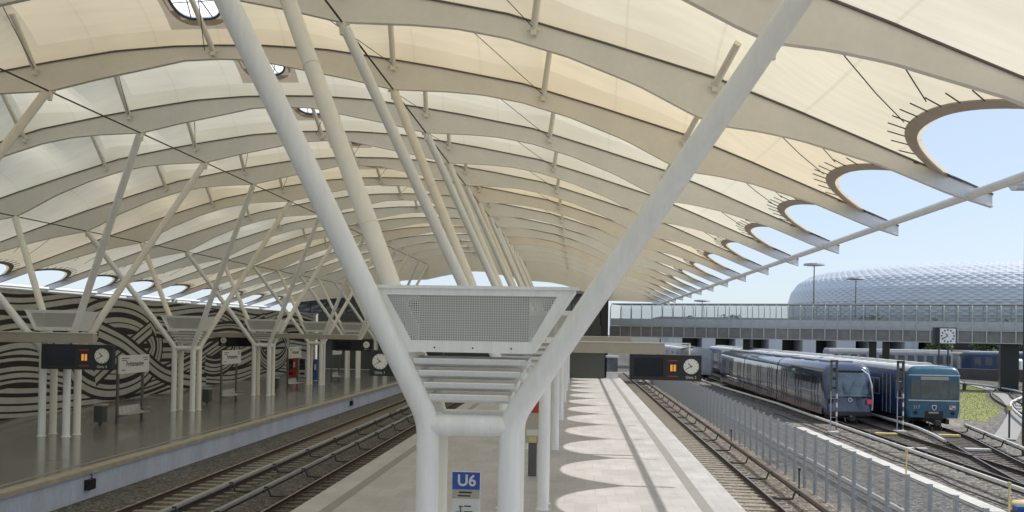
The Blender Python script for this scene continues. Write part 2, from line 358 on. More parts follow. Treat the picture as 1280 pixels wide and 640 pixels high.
# one ground sheet: low track bed near the platforms, rising to the yard level at the right
b = MB(); prof = [(-3000, -.55), (-60, -.55), (-34, -1.0), (9.6, -1.0), (12.0, -.42), (3000, -.42)]
ys = [-400, -30, 0, 30, 60, 90, 120, 200, 500, 3000]
vs = [(x, y, z) for y in ys for x, z in prof]; n = len(prof)
b.add(vs, [(j*n+i, j*n+i+1, (j+1)*n+i+1, (j+1)*n+i) for j in range(len(ys)-1) for i in range(n-1)])
struct(b.build('ground', 'ground'))
b = MB(); b.add([(-34, -30, -.994), (4.9, -30, -.994), (4.9, 130, -.994), (-34, 130, -.994)], [(0, 1, 2, 3)]); struct(b.build('ballast_bed', 'gravel'))
b = MB(); b.add([(4.4, -30, -.99), (9.5, -30, -.99), (9.5, 130, -.99), (4.4, 130, -.99)], [(0, 1, 2, 3)]); struct(b.build('brown_ballast_bed', 'gravelR'))
b = MB()
for x0, z0, x1, z1 in ((9.4, -.985, 12.0, -.41), (12.0, -.41, 44, -.41)):
    b.add([(x0, -30, z0), (x1, -30, z1), (x1, 150, z1), (x0, 150, z0)], [(0, 1, 2, 3)])
struct(b.build('yard_ballast_bed', 'yard'))

def platform(name, x0, x1, y0, y1, mt, edges):
    b = MB(); b.box(x0+.12, x1-.12, y0, y1, -1.1, -.16, 1)
    b.box(x0, x1, y0, y1, -.16, 0, 2)
    o = struct(b.build(name, [mt, 'pwall', 'lip']))
    f = MB(); f.add([(x0+.45 if 'l' in edges else x0, y0, .004), (x1-.45 if 'r' in edges else x1, y0, .004), (x1-.45 if 'r' in edges else x1, y1, .004), (x0+.45 if 'l' in edges else x0, y1, .004)], [(0, 1, 2, 3)])
    fo = f.build('floor', mt, o)
    return o
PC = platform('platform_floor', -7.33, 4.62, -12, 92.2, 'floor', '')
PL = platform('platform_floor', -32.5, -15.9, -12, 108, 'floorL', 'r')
for xa, xb in ((3.42, 3.74), (-6.62, -6.30)):
    b = MB(); b.add([(xa, -12, .008), (xb, -12, .008), (xb, 92.2, .008), (xa, 92.2, .008)], [(0, 1, 2, 3)]); struct(b.build('floor_strip', 'strip'))
b = MB(); b.add([(-16.75, -12, .008), (-16.6, -12, .008), (-16.6, 108, .008), (-16.75, 108, .008)], [(0, 1, 2, 3)]); struct(b.build('floor_strip', 'strip'))

# ------------------------------------------------------------------ tracks
def smooth_path(pts, step=1.0):
    P = [Vector((*p, 0)) if len(p) == 2 else Vector(p) for p in pts]
    out = []
    for i in range(len(P)-1):
        p0 = P[max(i-1, 0)]; p1 = P[i]; p2 = P[i+1]; p3 = P[min(i+2, len(P)-1)]
        n = max(2, int((p2-p1).length/step))
        for k in range(n):
            t = k/n; out.append(.5*((2*p1)+(-p0+p2)*t+(2*p0-5*p1+4*p2-p3)*t*t+(-p0+3*p1-3*p2+p3)*t**3))
    out.append(P[-1]); return out
def offset(path, d):
    o = []
    for i, p in enumerate(path):
        t = (path[min(i+1, len(path)-1)]-path[max(i-1, 0)]).normalized(); o.append(p+Vector((t.y, -t.x, 0))*d)
    return o
RAILP = [(-.072, 0), (.072, 0), (.072, .014), (.012, .035), (.012, .115), (.036, .13), (.036, .155), (-.036, .155), (-.036, .13), (-.012, .115), (-.012, .035), (-.072, .014)]
def sweep(mb, path, prof, z, mi=0, mtop=None):
    n = len(prof); vs = []
    for i, p in enumerate(path):
        t = (path[min(i+1, len(path)-1)]-path[max(i-1, 0)]).normalized(); nn = Vector((t.y, -t.x, 0))
        for a, h in prof: vs.append((p.x+nn.x*a, p.y+nn.y*a, z+h))
    base = len(mb.v); mb.v += vs
    for i in range(len(path)-1):
        for j in range(n):
            k = (j+1) % n; mb.f.append([base+i*n+j, base+i*n+k, base+(i+1)*n+k, base+(i+1)*n+j])
            mb.m.append(mtop if (mtop is not None and prof[j][1] > .15 and prof[k][1] > .15) else mi)
    mb.f.append([base+j for j in range(n)][::-1]); mb.m.append(mi)
    mb.f.append([base+(len(path)-1)*n+j for j in range(n)]); mb.m.append(mi)
def track(pts, zr, label, group, smat='sleeper', straight=True, sp=.65, ymin=-1e9):
    """zr is the height of the rail head"""
    path = [Vector((*p, 0)) for p in pts] if straight else smooth_path(pts)
    o = thing('railway_track', label, 'railway track', (pts[0][0], pts[0][1], zr-.3), 0, group)
    for d in (-.755, .755):
        b = MB(); sweep(b, offset(path, d), RAILP, zr-.155, 0, 1); b.build('rail', ['rail', 'railtop'], o)
    # sleepers
    sb = MB(); sb.rbox(-1.25, 1.25, -.13, .13, -.16, 0, .02); proto = None; cnt = 0; rest = MB()
    acc = 0; spots = []
    for p, q in zip(path, path[1:]):
        L = (q-p).length; t = (q-p).normalized(); a = acc
        while a < L: spots.append((p+t*a, math.atan2(-t.x, t.y))); a += sp
        acc = a-L
    for c, rz in spots:
        if c.y < ymin: continue
        if cnt < 98:
            if proto is None:
                proto = sb.build('sleeper', smat, o, local=True); so_ = proto
            else: so_ = proto.copy(); col.objects.link(so_); so_.parent = o
            so_.location = Vector((c.x, c.y, zr-.155))-Vector(o.location); so_.rotation_euler = (0, 0, rz); cnt += 1
        else: rest.box(c.x-1.25, c.x+1.25, c.y-.13, c.y+.13, zr-.315, zr-.155)
    if rest.v: r_ = rest.build('sleepers', smat, o); r_['kind'] = 'stuff'
    return o
G = 'railway tracks between and beside the platforms'
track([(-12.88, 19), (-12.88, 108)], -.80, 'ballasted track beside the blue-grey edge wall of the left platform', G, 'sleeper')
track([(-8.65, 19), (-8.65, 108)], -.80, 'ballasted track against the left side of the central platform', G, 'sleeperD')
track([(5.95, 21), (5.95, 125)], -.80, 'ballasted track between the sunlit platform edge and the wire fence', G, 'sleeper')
track([(11.2, 15), (11.2, 130)], -.72, 'dark track directly behind the wire fence', G, 'sleeperD')  # laid with the darker sleepers
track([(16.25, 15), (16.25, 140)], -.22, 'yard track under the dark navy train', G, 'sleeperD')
track([(15.7, 27), (16.4, 31.5), (17.5, 37), (18.6, 42), (19.45, 46), (19.9, 50), (19.95, 60), (19.95, 140)], -.22, 'curving yard track under the old blue train', G, 'sleeperD', False)
track([(26, 40), (31, 60), (38, 80), (46.5, 96), (60, 117)], -.22, 'curved track in front of the dark retaining wall at the far right', G, 'sleeper', False)

def conductor(pts, z, side, label, mt='pipe', straight=True, sp=4.1, arm=1.0, rad=.072, group='power rails on brackets beside the tracks', y0arm=0):
    path = [Vector((*p, 0)) for p in pts] if straight else smooth_path(pts)
    o = thing('power_rail', label, 'power rail', (pts[0][0], pts[0][1], z-.4), 0, group)
    b = MB(); pr = [(-rad, -.05), (rad, -.05), (rad, .02), (rad*.7, .06), (0, .075), (-rad*.7, .06), (-rad, .02)]
    sweep(b, path, pr, z); b.build('cover', mt, o, smooth=False)
    u = MB(); sweep(u, path, [(-.03, -.13), (.03, -.13), (.03, -.052), (-.03, -.052)], z); u.build('contact_rail', 'dark', o)
    proto = None; acc = 1.; k = 0
    for p, q in zip(path, path[1:]):
        L = (q-p).length; t = (q-p).normalized(); a = acc
        while a < L:
            c = p+t*a; a += sp; k += 1
            if k > 98: continue
            if proto is None:
                e = MB(); e.tube([(0, 0, .03), (side*.16, 0, .05), (side*.22, 0, -.1), (side*.26, 0, -.24), (side*.5, .25, -.30), (side*arm, .32, -.28)], .035, 6); e.box(-.06, .06, -.05, .05, -.14, -.052)
                proto = e.build('bracket', 'dark', o, local=True); x = proto
            else: x = proto.copy(); col.objects.link(x); x.parent = o
            x.location = Vector((c.x, c.y, z))-Vector(o.location); x.rotation_euler = (0, 0, math.atan2(-t.x, t.y))
        acc = a-L
    return o
conductor([(-11.72, 19), (-11.72, 53)], -.56, 1, 'thick grey power rail over the left track, with a gap in the distance')
conductor([(-11.72, 55), (-11.72, 105)], -.56, 1, 'farther run of the grey power rail over the left track', sp=3.3)
conductor([(-10.35, 19), (-10.35, 105)], -.60, 1, 'slim grey power rail beside the track of the central platform', sp=3.9, rad=.05)
conductor([(7.74, 21), (7.74, 120)], -.60, -1, 'grey power rail with curved brackets at the foot of the wire fence', 'pipeD', sp=4.1, rad=.055)
conductor([(10.1, 15), (10.1, 60)], -.58, 1, 'pale power rail seen through the wire fence', 'pipeW', sp=6)
conductor([(14.2, 15), (14.2, 62), (13.4, 80), (13.0, 100)], 0, 1, 'long white power rail in front of the navy train', 'pipeW', sp=3.4, arm=.9, rad=.075)
conductor([(17.2, 41.5), (17.9, 45.5), (18.35, 50), (18.35, 62)], 0, 1, 'white power rail between the two parked trains', 'pipeW', False, sp=3.2, arm=.7, rad=.075)
conductor([(18.6, 34.5), (19.8, 40), (20.7, 44.8), (21.6, 49.5)], 0, -1, 'white power rail to the right of the old blue train', 'pipeW', False, sp=3.2, arm=.7, rad=.075)
conductor([(24, 46), (32, 66), (40, 80), (42.5, 91), (42, 99)], 0, 1, 'curving white power rail beyond the grass patch', 'pipeW', False, sp=3.4, arm=.7, rad=.075)

# pale concrete cable trough between the fence and the yard
b = MB(); y = 5.
while y < 49:
    b.rbox(12.22, 12.72, y+.006, y+1.0-.006, -.5, -.30, .012); y += 1.0
tag(b.build('cable_trough', 'conc'), 'pale concrete cable trough running between the fence and the yard tracks', 'cable trough')

# grass patch and curved path
gp = [(24.6, 57.2), (25.6, 55.8), (28.5, 60.7), (32.5, 68.1), (39.3, 82.7), (45, 99), (39.5, 101), (32.5, 84)]
b = MB(); b.add([(x, y, -.395) for x, y in gp], [tuple(range(len(gp)))]); struct(b.build('grass_ground', 'grass'))
g = MB()
def inpoly(x, y, P):
    c = False
    for i in range(len(P)):
        (a, b_), (c_, d) = P[i], P[i-1]
        if (b_ > y) != (d > y) and x < (c_-a)*(y-b_)/(d-b_)+a: c = not c
    return c
k = 0
while k < 12000:
    x, y = rnd.uniform(24, 45), rnd.uniform(55, 101)
    if not inpoly(x, y, gp): continue
    h = rnd.uniform(.03, .08); a = rnd.uniform(0, 3.14); dx, dy = .02*math.cos(a), .02*math.sin(a)
    g.add([(x-dx, y-dy, -.395), (x+dx, y+dy, -.395), (x+rnd.uniform(-.06, .06), y+rnd.uniform(-.06, .06), -.395+h)], [(0, 1, 2)]); k += 1
tag(g.build('grass', 'grass'), 'sunlit yellow-green grass patch beside the old blue train', 'grass', kind='stuff')
pa = smooth_path([(22.0, 46), (27.0, 55.3), (32.2, 65.6), (38.7, 81), (43.3, 95), (46, 108)], 1.5)
b = MB(); L_, R_ = offset(pa, -.55), offset(pa, .55)
for i in range(len(pa)-1):
    b.add([(*L_[i].xy, -.33), (*R_[i].xy, -.33), (*R_[i+1].xy, -.33), (*L_[i+1].xy, -.33), (*L_[i].xy, -.5), (*R_[i].xy, -.5), (*R_[i+1].xy, -.5), (*L_[i+1].xy, -.5)], [(0, 1, 2, 3), (0, 4, 7, 3), (1, 5, 6, 2), (0, 1, 5, 4)])
struct(b.build('path', 'path'))
b = MB(); gl = [(20.6, 50.4), (22.4, 52), (24.8, 57), (32, 84), (38, 101), (34, 103), (27, 80), (22, 62)]
b.add([(x, y, -.40) for x, y in gl], [tuple(range(len(gl)))]); struct(b.build('gravel_verge', 'gravelR'))

# ------------------------------------------------------------------ canopy roof
roof = thing('canopy_roof', 'vast white membrane canopy on arched ribs covering both platforms', 'station roof', (XM, 40, 0))
XE = 9.2-XM          # distance of the eave from the middle
def edge_d(t, sg=1):       # distance from the middle of the scalloped cloth edge, t in 0..1 across a bay
    u = abs(2*t-1); a = 18.95 if sg > 0 else 19.45; return a+(20.6-a)*(u**2.3)
RIDGES = (10.55,)
def bay_z(d, t, x=None):
    z = lerp_tab(TOP, d); k = max(0., min(1., (17.5-d)/4.5)); k = k*k*(3-2*k)
    x = XM+d if x is None else x
    v = 1
    for xr, am in ((-17.8, .52), (-5.9, .42), (-22.3, .35), (-1.2, .12)):      # sharp fold at each mast, the cloth falls away to its left
        if x > xr: v += .12*math.exp(-((x-xr)/1.6)**2)
        else: u = xr-x; v += .12*max(0, 1-u/.5) - am*min(1, u/1.5)*math.exp(-(max(0, u-1.5)/1.2)**2)
    v = max(.2, v)        # the cloth is drawn down along the inner valleys
    s = max(0., math.sin(math.pi*t)); return z+(1.38*v+.34*sum(max(0., 1-abs(d-q)/(1.9 if d > q else 1.5)) for q in RIDGES))*k*s**.62 - .10*(1-k)*s
NT = 20; T = [.5-.5*math.cos(math.pi*i/NT) if False else i/NT for i in range(NT+1)]
SKX, SKA, SKB = -12.1, .72, .62           # roof light centre, half axes
mats_cycle = ['cloth1', 'cloth1', 'cloth1', 'cloth1', 'cloth3', 'cloth2', 'cloth1', 'cloth1', 'cloth3', 'cloth2', 'cloth3', 'cloth1', 'cloth3', 'cloth2', 'cloth1', 'cloth3', 'cloth1', 'cloth3', 'cloth1']
for j in range(len(RIBS)-1):
    y0, y1 = RIBS[j], RIBS[j+1]
    b = MB(); ds = []
    d = 0.
    inner = [i*.25 for i in range(0, 67)]                      # 0 .. 16.5
    cols = [(-1, dd) for dd in reversed(inner[1:])] + [(1, dd) for dd in inner]
    NE = 12
    grid = []
    for ti, t in enumerate(T):
        row = []
        ed = edge_d(t); el = edge_d(t, -1)
        for k in range(NE, 0, -1): row.append((-1, 16.5+(el-16.5)*k/NE))
        row += cols
        for k in range(1, NE+1): row.append((1, 16.5+(ed-16.5)*k/NE))
        grid.append([(lx(sg, dd)[0], y0+(y1-y0)*t, bay_z(dd, t, XM+sg*dd)+lx(sg, dd)[1]) for sg, dd in row])
    n = len(grid[0]); b.v = [p for r_ in grid for p in r_]
    sky_y = y1-1.25
    for i in range(NT):
        for k in range(n-1):
            cx = (grid[i][k][0]+grid[i][k+1][0])/2; cy = (grid[i][k][1]+grid[i+1][k][1])/2
            if abs((cx-SKX)/(SKA+.12))**3+abs((cy-sky_y)/(SKB+.12))**3 < 1: continue
            inp = abs(cx-SKX) < 1.2 and abs(cy-sky_y) < 1.05
            b.f.append([i*n+k, i*n+k+1, (i+1)*n+k+1, (i+1)*n+k]); b.m.append(1 if inp else 0)
    mo = b.build('membrane_panel', [mats_cycle[j], 'patch'], roof, smooth=True)
    mo.data.set_sharp_from_angle(angle=R(9))
    # cloth edge belts with clamps
    for sg in (-1, 1):
        e = MB(); pts = []
        TT = [q/28 for q in range(29)]
        def on(d, t, dz=0.): X_, q_ = lx(sg, d); return Vector((X_, y0+(y1-y0)*t, bay_z(d, t)+q_+dz))
        kx = 1 if sg > 0 else 1.65
        for t in TT: pts.append(on(edge_d(t, sg)-.1, t, -.03))
        def inward(p, i, w_):
            tt = (pts[min(i+1, 28)]-pts[max(i-1, 0)]).normalized(); nn = Vector((tt.y, -tt.x, 0)).normalized()
            if nn.x*sg > 0: nn = -nn
            q = p+nn*w_; dq = (abs(q.x-XM) if sg > 0 else 15.02+(abs(q.x-XM)-15.02)/1.65); tq = max(0, min(1, (q.y-y0)/(y1-y0)))
            q.z = on(min(20.6, dq), tq).z; return q
        vs = []
        for i, p in enumerate(pts):
            q = inward(p, i, .25); q.z -= .035
            vs += [p, q, q+Vector((0, 0, -.03)), p+Vector((0, 0, -.05))]
        e.add(vs, [(4*i+a, 4*i+(a+1) % 4, 4*i+4+(a+1) % 4, 4*i+4+a) for i in range(28) for a in range(4)], 0)
        for i in range(2, 27, 2):
            p = inward(pts[i], i, .24); q = inward(pts[i], i, .60); p.z -= .06; q.z -= .06
            e.tube([p, q], .014, 5, 1)
        e.build('edge_belt', ['belt', 'clamp'], roof)
        # steel end cables of the belt to the rib tip
        c = MB()
        for yy, tt in ((y0, .015), (y1, .985)):
            c.tube([on(20.35, tt, -.02), (lx(sg, 20.95)[0], yy, topz(XM+20.95)+lx(sg, 20.95)[1]-.02)], .03, 6)
        c.build('edge_cable', 'cable', roof)
    # roof light
    zc = bay_z(abs(SKX-XM), (sky_y-y0)/RS)
    ring = MB(); n2 = 28
    sgn = lambda v, e: math.copysign(abs(v)**e, v)
    ZS = lambda yy: bay_z(abs(SKX-XM), (yy-y0)/RS)
    RP = [(SKX+(SKA+.04)*sgn(math.cos(2*math.pi*i/n2), .66), sky_y+(SKB+.04)*sgn(math.sin(2*math.pi*i/n2), .66)) for i in range(n2+1)]
    ring.tube([(x, yy, ZS(yy)-.02) for x, yy in RP], .04, 8)
    # outer collar that covers the cut edge of the cloth
    oc = [(SKX+(x-SKX)*1.28, sky_y+(yy-sky_y)*1.28) for x, yy in RP]
    ring.add([(x, yy, ZS(yy)-.03) for x, yy in RP]+[(x, yy, ZS(yy)-.03) for x, yy in oc], [(i, i+1, n2+2+i, n2+1+i) for i in range(n2)], 1)
    sk = ring.build('roof_light', ['dark', 'patch'], roof)
    pn_ = MB(); pn_.add([(x, yy, ZS(yy)+.06) for x, yy in RP[:-1]], [tuple(range(n2))]); pn_.build('frosted_pane', 'frost', sk)
    bar = MB()
    for xx in (-.35, 0, .35): bar.tube([(SKX+xx, sky_y-SKB, ZS(sky_y-SKB)+.02), (SKX+xx*.6, sky_y, ZS(sky_y)+.02), (SKX+xx, sky_y+SKB, ZS(sky_y+SKB)+.02)], .018, 5)
    for yy in (-.2, .15): bar.tube([(SKX-SKA, sky_y+yy, ZS(sky_y+yy)+.02), (SKX+SKA, sky_y+yy*.4, ZS(sky_y+yy*.4)+.02)], .016, 5)
    bar.build('glazing_bars', 'dark', sk)
# ribs
def rib_mesh(deep=False):
    b = MB(); xs = [i*.3 for i in range(0, 72)] + [21.45]
    sd = sorted(set([round(-d, 3) for d in xs]+[round(d, 3) for d in xs]))
    h = .045; vs = []
    xs = []
    for v_ in sd:
        x, cz = lx(1 if v_ >= 0 else -1, abs(v_)); xs.append(v_)
        zt = topz(XM+v_)-.01+cz; zl = lowz(XM+v_)+cz - (1.8*max(0, 1-(abs(v_)/20)**5) if deep else 0)
        vs += [(x, -h, zl), (x, h, zl), (x, h, zt), (x, -h, zt), (x, -.09, zt-.03), (x, .09, zt-.03), (x, .09, zt+.012), (x, -.09, zt+.012), (x, -.075, zl-.03), (x, .075, zl-.03), (x, .075, zl-.002), (x, -.075, zl-.002)]
    base = len(b.v); b.v += vs; n = 12
    for i in range(len(xs)-1):
        tip = abs((xs[i]+xs[i+1])/2) > 20.2
        for grp, mi in (((0, 1, 2, 3), 2 if tip else 0), ((4, 5, 6, 7), 1), ((8, 9, 10, 11), 2 if tip else 0)):
            for a in range(4):
                p, q = grp[a], grp[(a+1) % 4]; b.f.append([i*n+p, i*n+q, (i+1)*n+q, (i+1)*n+p]); b.m.append(mi)
    for i in (0, len(xs)-1):
        for grp in ((0, 1, 2, 3), (4, 5, 6, 7), (8, 9, 10, 11)): b.f.append([i*n+g_ for g_ in grp]); b.m.append(2)
    return b
ro = wloc(roof)
r0 = rib_mesh().build('rib', ['rib', 'ribedge', 'ribtip'], None)
for i, y in enumerate(RIBS):
    if i == 0: r = r0
    elif i == len(RIBS)-1: r = rib_mesh(True).build('end_fascia', ['rib', 'ribedge', 'ribtip'], None)
    else: r = r0.copy(); col.objects.link(r)
    r.parent = roof; r.location = Vector((0, y, 0))-ro
# hinge brackets, short masts under the cloth
mp = None
MX = [-22.3, -17.95, -11.92, -6.0, -1.2, 3.2]
for i, y in enumerate(RIBS[1:]):
    for x in MX:
        zb = topz(x)-.22; t = 1-1.45/RS; sg = 1 if x > XM else -1
        x2 = x+(.08 if x == -17.95 else .15 if x == -6.0 else .3) if x != -11.92 else SKX+.0
        if x == -22.3 : x2 = x-.1
        z2 = bay_z(abs(x2-XM), t, x2)-.04
        b = MB(); b.tube([(x, y-.12, zb), (x2, y-1.45, z2)], .09, 10, 0)
        b.box(x-.07, x+.07, y-.2, y-.046, zb-.16, zb+.1, 0); b.tube([(x-.16, y-.13, zb-.02), (x+.16, y-.13, zb-.02)], .03, 6, 0)
        b.build('mast', 'cream', roof, smooth=True)
# thin tie cables in each bay
b = MB()
for i in range(len(RIBS)-1):
    y0, y1 = RIBS[i], RIBS[i+1]
    for xa, xb in ((-17.95, -15.4), (-12.2, -9.9), (-6.0, -7.9), (-1.2, -3.4)):
        b.tube([(xa, y1-.14, topz(xa)-.2), (xb, y0+.1, topz(xb)-.1)], .013, 4)
    # curved seam rope under the cloth, bellied towards the middle of the bay
    for xa, xb in ((-17.3, -6.3), (-5.8, 2.9), (-26.3, -17.8)):
        P = []
        for k in range(15):
            u = k/14; x = xa+(xb-xa)*u; t = .28+.30*math.sin(math.pi*u); P.append((x, y0+RS*t, bay_z(abs(x-XM), t, x)-.035))
        b.tube(P, .018, 4)
for i in range(len(RIBS)-1):
    y0 = RIBS[i]
    for sg in (-1, 1):
        for d0, t0, d1, t1 in ((15.1, .03, 18.55, .60), (16.9, .03, 18.45, .36)):
            b.tube([(lx(sg, d0+(d1-d0)*u)[0], y0+RS*(t0+(t1-t0)*u), bay_z(d0+(d1-d0)*u, t0+(t1-t0)*u)+lx(sg, d0+(d1-d0)*u)[1]-.05) for u in (0, .25, .5, .75, 1)], .014, 4)
b.build('tie_cables', 'cable', roof)
for xv, zv in ((-6.0, 12.42), (-17.5, 12.42), (3.27, 9.84), (-26.77, 9.84)):
    b = MB()
    for y0, y1 in zip(RIBS, RIBS[1:]): b.tube([(xv, y0, zv), (xv, y1, zv)], .028, 6)
    b.build('valley_cable', 'cable', roof)
for sg in (-1, 1):
    b = MB(); x, cz = lx(sg, 20.95); b.tube([(x, RIBS[0]-1, 8.17+cz), (x, RIBS[-1]+1.2, 8.17+cz)], .105, 14)
    b.build('eave_tube', 'paint', roof, smooth=True)
# node castings where the struts meet the ribs
nb = None
for y in RIBS:
    for xv, zv in ((-6.0, 12.40), (-17.5, 12.40), (3.27, 9.82), (-26.77, 9.82)):
        if nb is None:
            b = MB(); b.tube([(0, 0, -.28), (0, 0, .02)], [.07, .11], 10); b.tube([(-.17, 0, .0), (.17, 0, .0)], .05, 8); nb = b.build('node_casting', 'cream', roof, local=True, smooth=True); o = nb
        else: o = nb.copy(); col.objects.link(o); o.parent = roof
        o.location = Vector((xv, y, zv))-ro

# ------------------------------------------------------------------ branching columns
ZK = 3.57; DX, DY = .54, .39; RC = .148
F = [11.54+11.86*k for k in range(8)]
def column_tree(mirror, fat_box=True):
    """local coordinates: origin on the platform in the middle of the four posts"""
    o = thing('branching_column', '', 'column')
    s = -1 if mirror else 1
    xin, xout = (-4.6, 4.67)     # node offsets for the central platform (left side is the inner, higher one)
    nodes = {-1: (xin, 12.42), 1: (xout, 9.84)}
    if mirror: nodes = {1: (4.6, 12.42), -1: (-4.67, 9.84)}
    for sx in (-1, 1):
        for sy in (-1, 1):
            x, y = sx*DX, sy*DY
            nx, nz = nodes[sx]; ny = -2.39 if sy < 0 else 3.54
            k = Vector((x, y, ZK)); top = Vector((nx, ny, nz)); d = (top-k).normalized()
            b = MB(); pts = [(x, y, .0), (x, y, ZK-.22)]
            for q in range(1, 5):
                t = q/5; pts.append((Vector((x, y, ZK-.22))*(1-t)**2+k*2*t*(1-t)+(k+d*.22)*t*t))
            pts += [k+d*.22, top-d*.15]
            b.tube(pts, [RC]*(len(pts)-1)+[RC*.93], 24)
            b.tube([(x, y, 0), (x, y, .02)], RC+.05, 20)
            for u_ in (.30, 3.2, 6.4):            # weld collars along the strut
                b.tube([k+d*u_, k+d*(u_+.022)], RC*.985+.004, 24)
            b.tube([(x, y, ZK-.34), (x, y, ZK-.318)], RC+.004, 24)
            b.build('post', 'paint' if sy < 0 else 'cream', o, smooth=True, local=True)
    b = MB()
    for sy in (-1, 1): b.tube([(-DX, sy*DY, ZK-.06), (DX, sy*DY, ZK-.06)], RC*.95, 20)
    b.build('cross_tube', 'paint', o, smooth=True, local=True)
    b = MB()
    for sx in (-1, 1): b.tube([(sx*DX, -DY, ZK-.06), (sx*DX, DY, ZK-.06)], RC*.9, 16)
    b.build('side_tube', 'paint', o, smooth=True, local=True)
    # perforated trapezoid vent box
    zt, zb = 5.30, 4.47; wt, wb = 1.37, .82; yf = -.54; dt = .62
    if mirror: wt, wb = 1.3, .85
    bx = MB()
    # frame of the front and back sheet
    fw = .10
    for y in (yf, dt):
        e = .012 if y < 0 else -.012
        def q(x, z, yy): return (x, yy, z)
        outer = [(-wt, zt), (wt, zt), (wb, zb), (-wb, zb)]
        it, ib = zt-.09, zb+.15; wi = lambda z, k=.2: wb+(wt-wb)*(z-zb)/(zt-zb)-k
        inner = [(-wi(it, .22), it), (wi(it, .18), it), (wi(ib, .12), ib), (-wi(ib, .16), ib)]
        vs = [(x, y, z) for x, z in outer]+[(x, y, z) for x, z in inner]
        bx.add(vs, [(0, 1, 5, 4), (1, 2, 6, 5), (2, 3, 7, 6), (3, 0, 4, 7)], 0)
        # return flange, folded lips round the opening
        vs = [(x, y, z) for x, z in inner]+[(x, y-.0+(.03 if y < 0 else -.03), z) for x, z in inner]
        bx.add(vs, [(0, 1, 5, 4), (1, 2, 6, 5), (2, 3, 7, 6), (3, 0, 4, 7)], 0)
        bx.add([(x, y+(.014 if y < 0 else -.014), z) for x, z in inner], [(0, 1, 2, 3)], 1)
        for x in (-.45, .05, .55): bx.disc((x, y-(.004 if y < 0 else -.004), zb+.06), .012, 'y', .004 if y < 0 else -.004, 8, 3)
    # sides, top, bottom
    for sx in (-1, 1): bx.add([(sx*wt, yf, zt), (sx*wt, dt, zt), (sx*wb, dt, zb), (sx*wb, yf, zb)], [(0, 1, 2, 3)], 0)
    bx.add([(-wt, yf, zt), (wt, yf, zt), (wt, dt, zt), (-wt, dt, zt)], [(0, 1, 2, 3)], 0)
    bx.add([(-wb, yf, zb), (wb, yf, zb), (wb, dt, zb), (-wb, dt, zb)], [(0, 1, 2, 3)], 0)
    # a bright front edge strip, standing slightly proud
    bx.box(-wt-.03, wt+.03, yf-.03, yf-.002, zt-.006, zt+.035, 0)
    bo = bx.build('vent_box', ['paint', 'perf', 'inside', 'dark'], o, local=True)
    it = MB(); it.box(-.75, .75, .0, .06, zb+.03, zt-.05); it.build('inner_plate', 'slab', bo, local=True)
    # four curved louvre blades below
    for k in range(4):
        z = 4.34-k*.155; wl = .74-k*.075
        if z < 3.8: pass
        P = [(-.06, .075), (-.02, .015), (.10, -.03), (.30, -.03), (.55, .01), (.80, .075), (.80, .095), (.55, .035), (.30, -.005), (.10, -.005), (0, .035), (-.045, .09)]
        b = MB(); b.prism([(yf+.10+a, z+h-.04) for a, h in P], 'x', -wl, wl); 
        for sx in (-1, 1): b.prism([(yf+.12, z-.06), (yf+.95, z-.02), (yf+.95, z+.08), (yf+.5, z+.05), (yf+.12, z+.03)], 'x', sx*wl, sx*(wl+.025))
        b.build('louvre', 'paint', o, local=True)
    return o
ct = column_tree(False)
CX = -1.40
lab = ['nearest branching column with perforated box, close in front over the blue U6 sign',
       'second branching column of the central platform, right behind the nearest one',
       'third branching column of the central platform, carrying the beam of the hanging clock boards',
       'fourth branching column along the central platform', 'fifth branching column of the central platform, at the second sign beam',
       'sixth branching column along the central platform', 'seventh and farthest branching column of the central platform, before the stair enclosure']
gcol = 'branching steel columns carrying the canopy roof'
for k in range(7):
    o = ct if k == 0 else dup(ct, (CX, F[k], 0))
    o.location = (CX, F[k], 0); o['label'] = lab[k]; o['category'] = 'column'; o['group'] = gcol
cl = column_tree(True)
labL = ['branching column of the left platform whose strut crosses the left picture edge', 'left-platform column behind the board with the orange digits, left of the first bench',
        'left-platform branching column between the first and second benches', 'left-platform branching column between the second bench and the red vending machine',
        'left-platform branching column right of the red vending machine', 'left-platform branching column behind the far clock board', 'farthest branching column of the left platform, near the station hall']
for k in range(1, 8):
    o = cl if k == 1 else dup(cl, (0, 0, 0))
    o.location = (-22.0, F[k]-(.25 if k < 5 else 0), 0); o['label'] = labL[k-1]; o['category'] = 'column'; o['group'] = gcol

# ------------------------------------------------------------------ sign beams and hanging boards
def beam(x0, x1, y, z0, z1, label, spur=None):
    o = thing('sign_beam', label, 'sign beam', ((x0+x1)/2, y, z0), 0, 'beams carrying the hanging boards')
    b = MB(); b.rbox(x0, x1, y-.14, y+.14, z0, z1, .02); b.build('box_beam', 'beam', o)
    b = MB(); b.box(x0, x1, y-.17, y+.17, z1+.002, z1+.03)
    if spur: b.box(min(x1, spur), max(x1, spur), y-.03, y+.03, z1-.02, z1+.03); b.box(spur-.03, spur+.03, y-.03, y+.03, z0-.05, z1+.03)
    b.build('cap_strip', 'paint', o)
    return o
YB = 33.7
beam(-6.2, 3.38, YB, 3.98, 4.40, 'beige box beam across the central platform above the right-hand clock board', 4.35)
beam(-6.2, 3.6, 58.0, 4.18, 4.52, 'second, thinner beige beam seen just above the near one on the central platform')
beam(-30, -19.72, YB, 3.97, 4.38, 'beige box beam above the board with orange digits on the left platform')
beam(-29, -15.2, 58.6, 4.02, 4.32, 'long slim beige beam farther down the left platform')

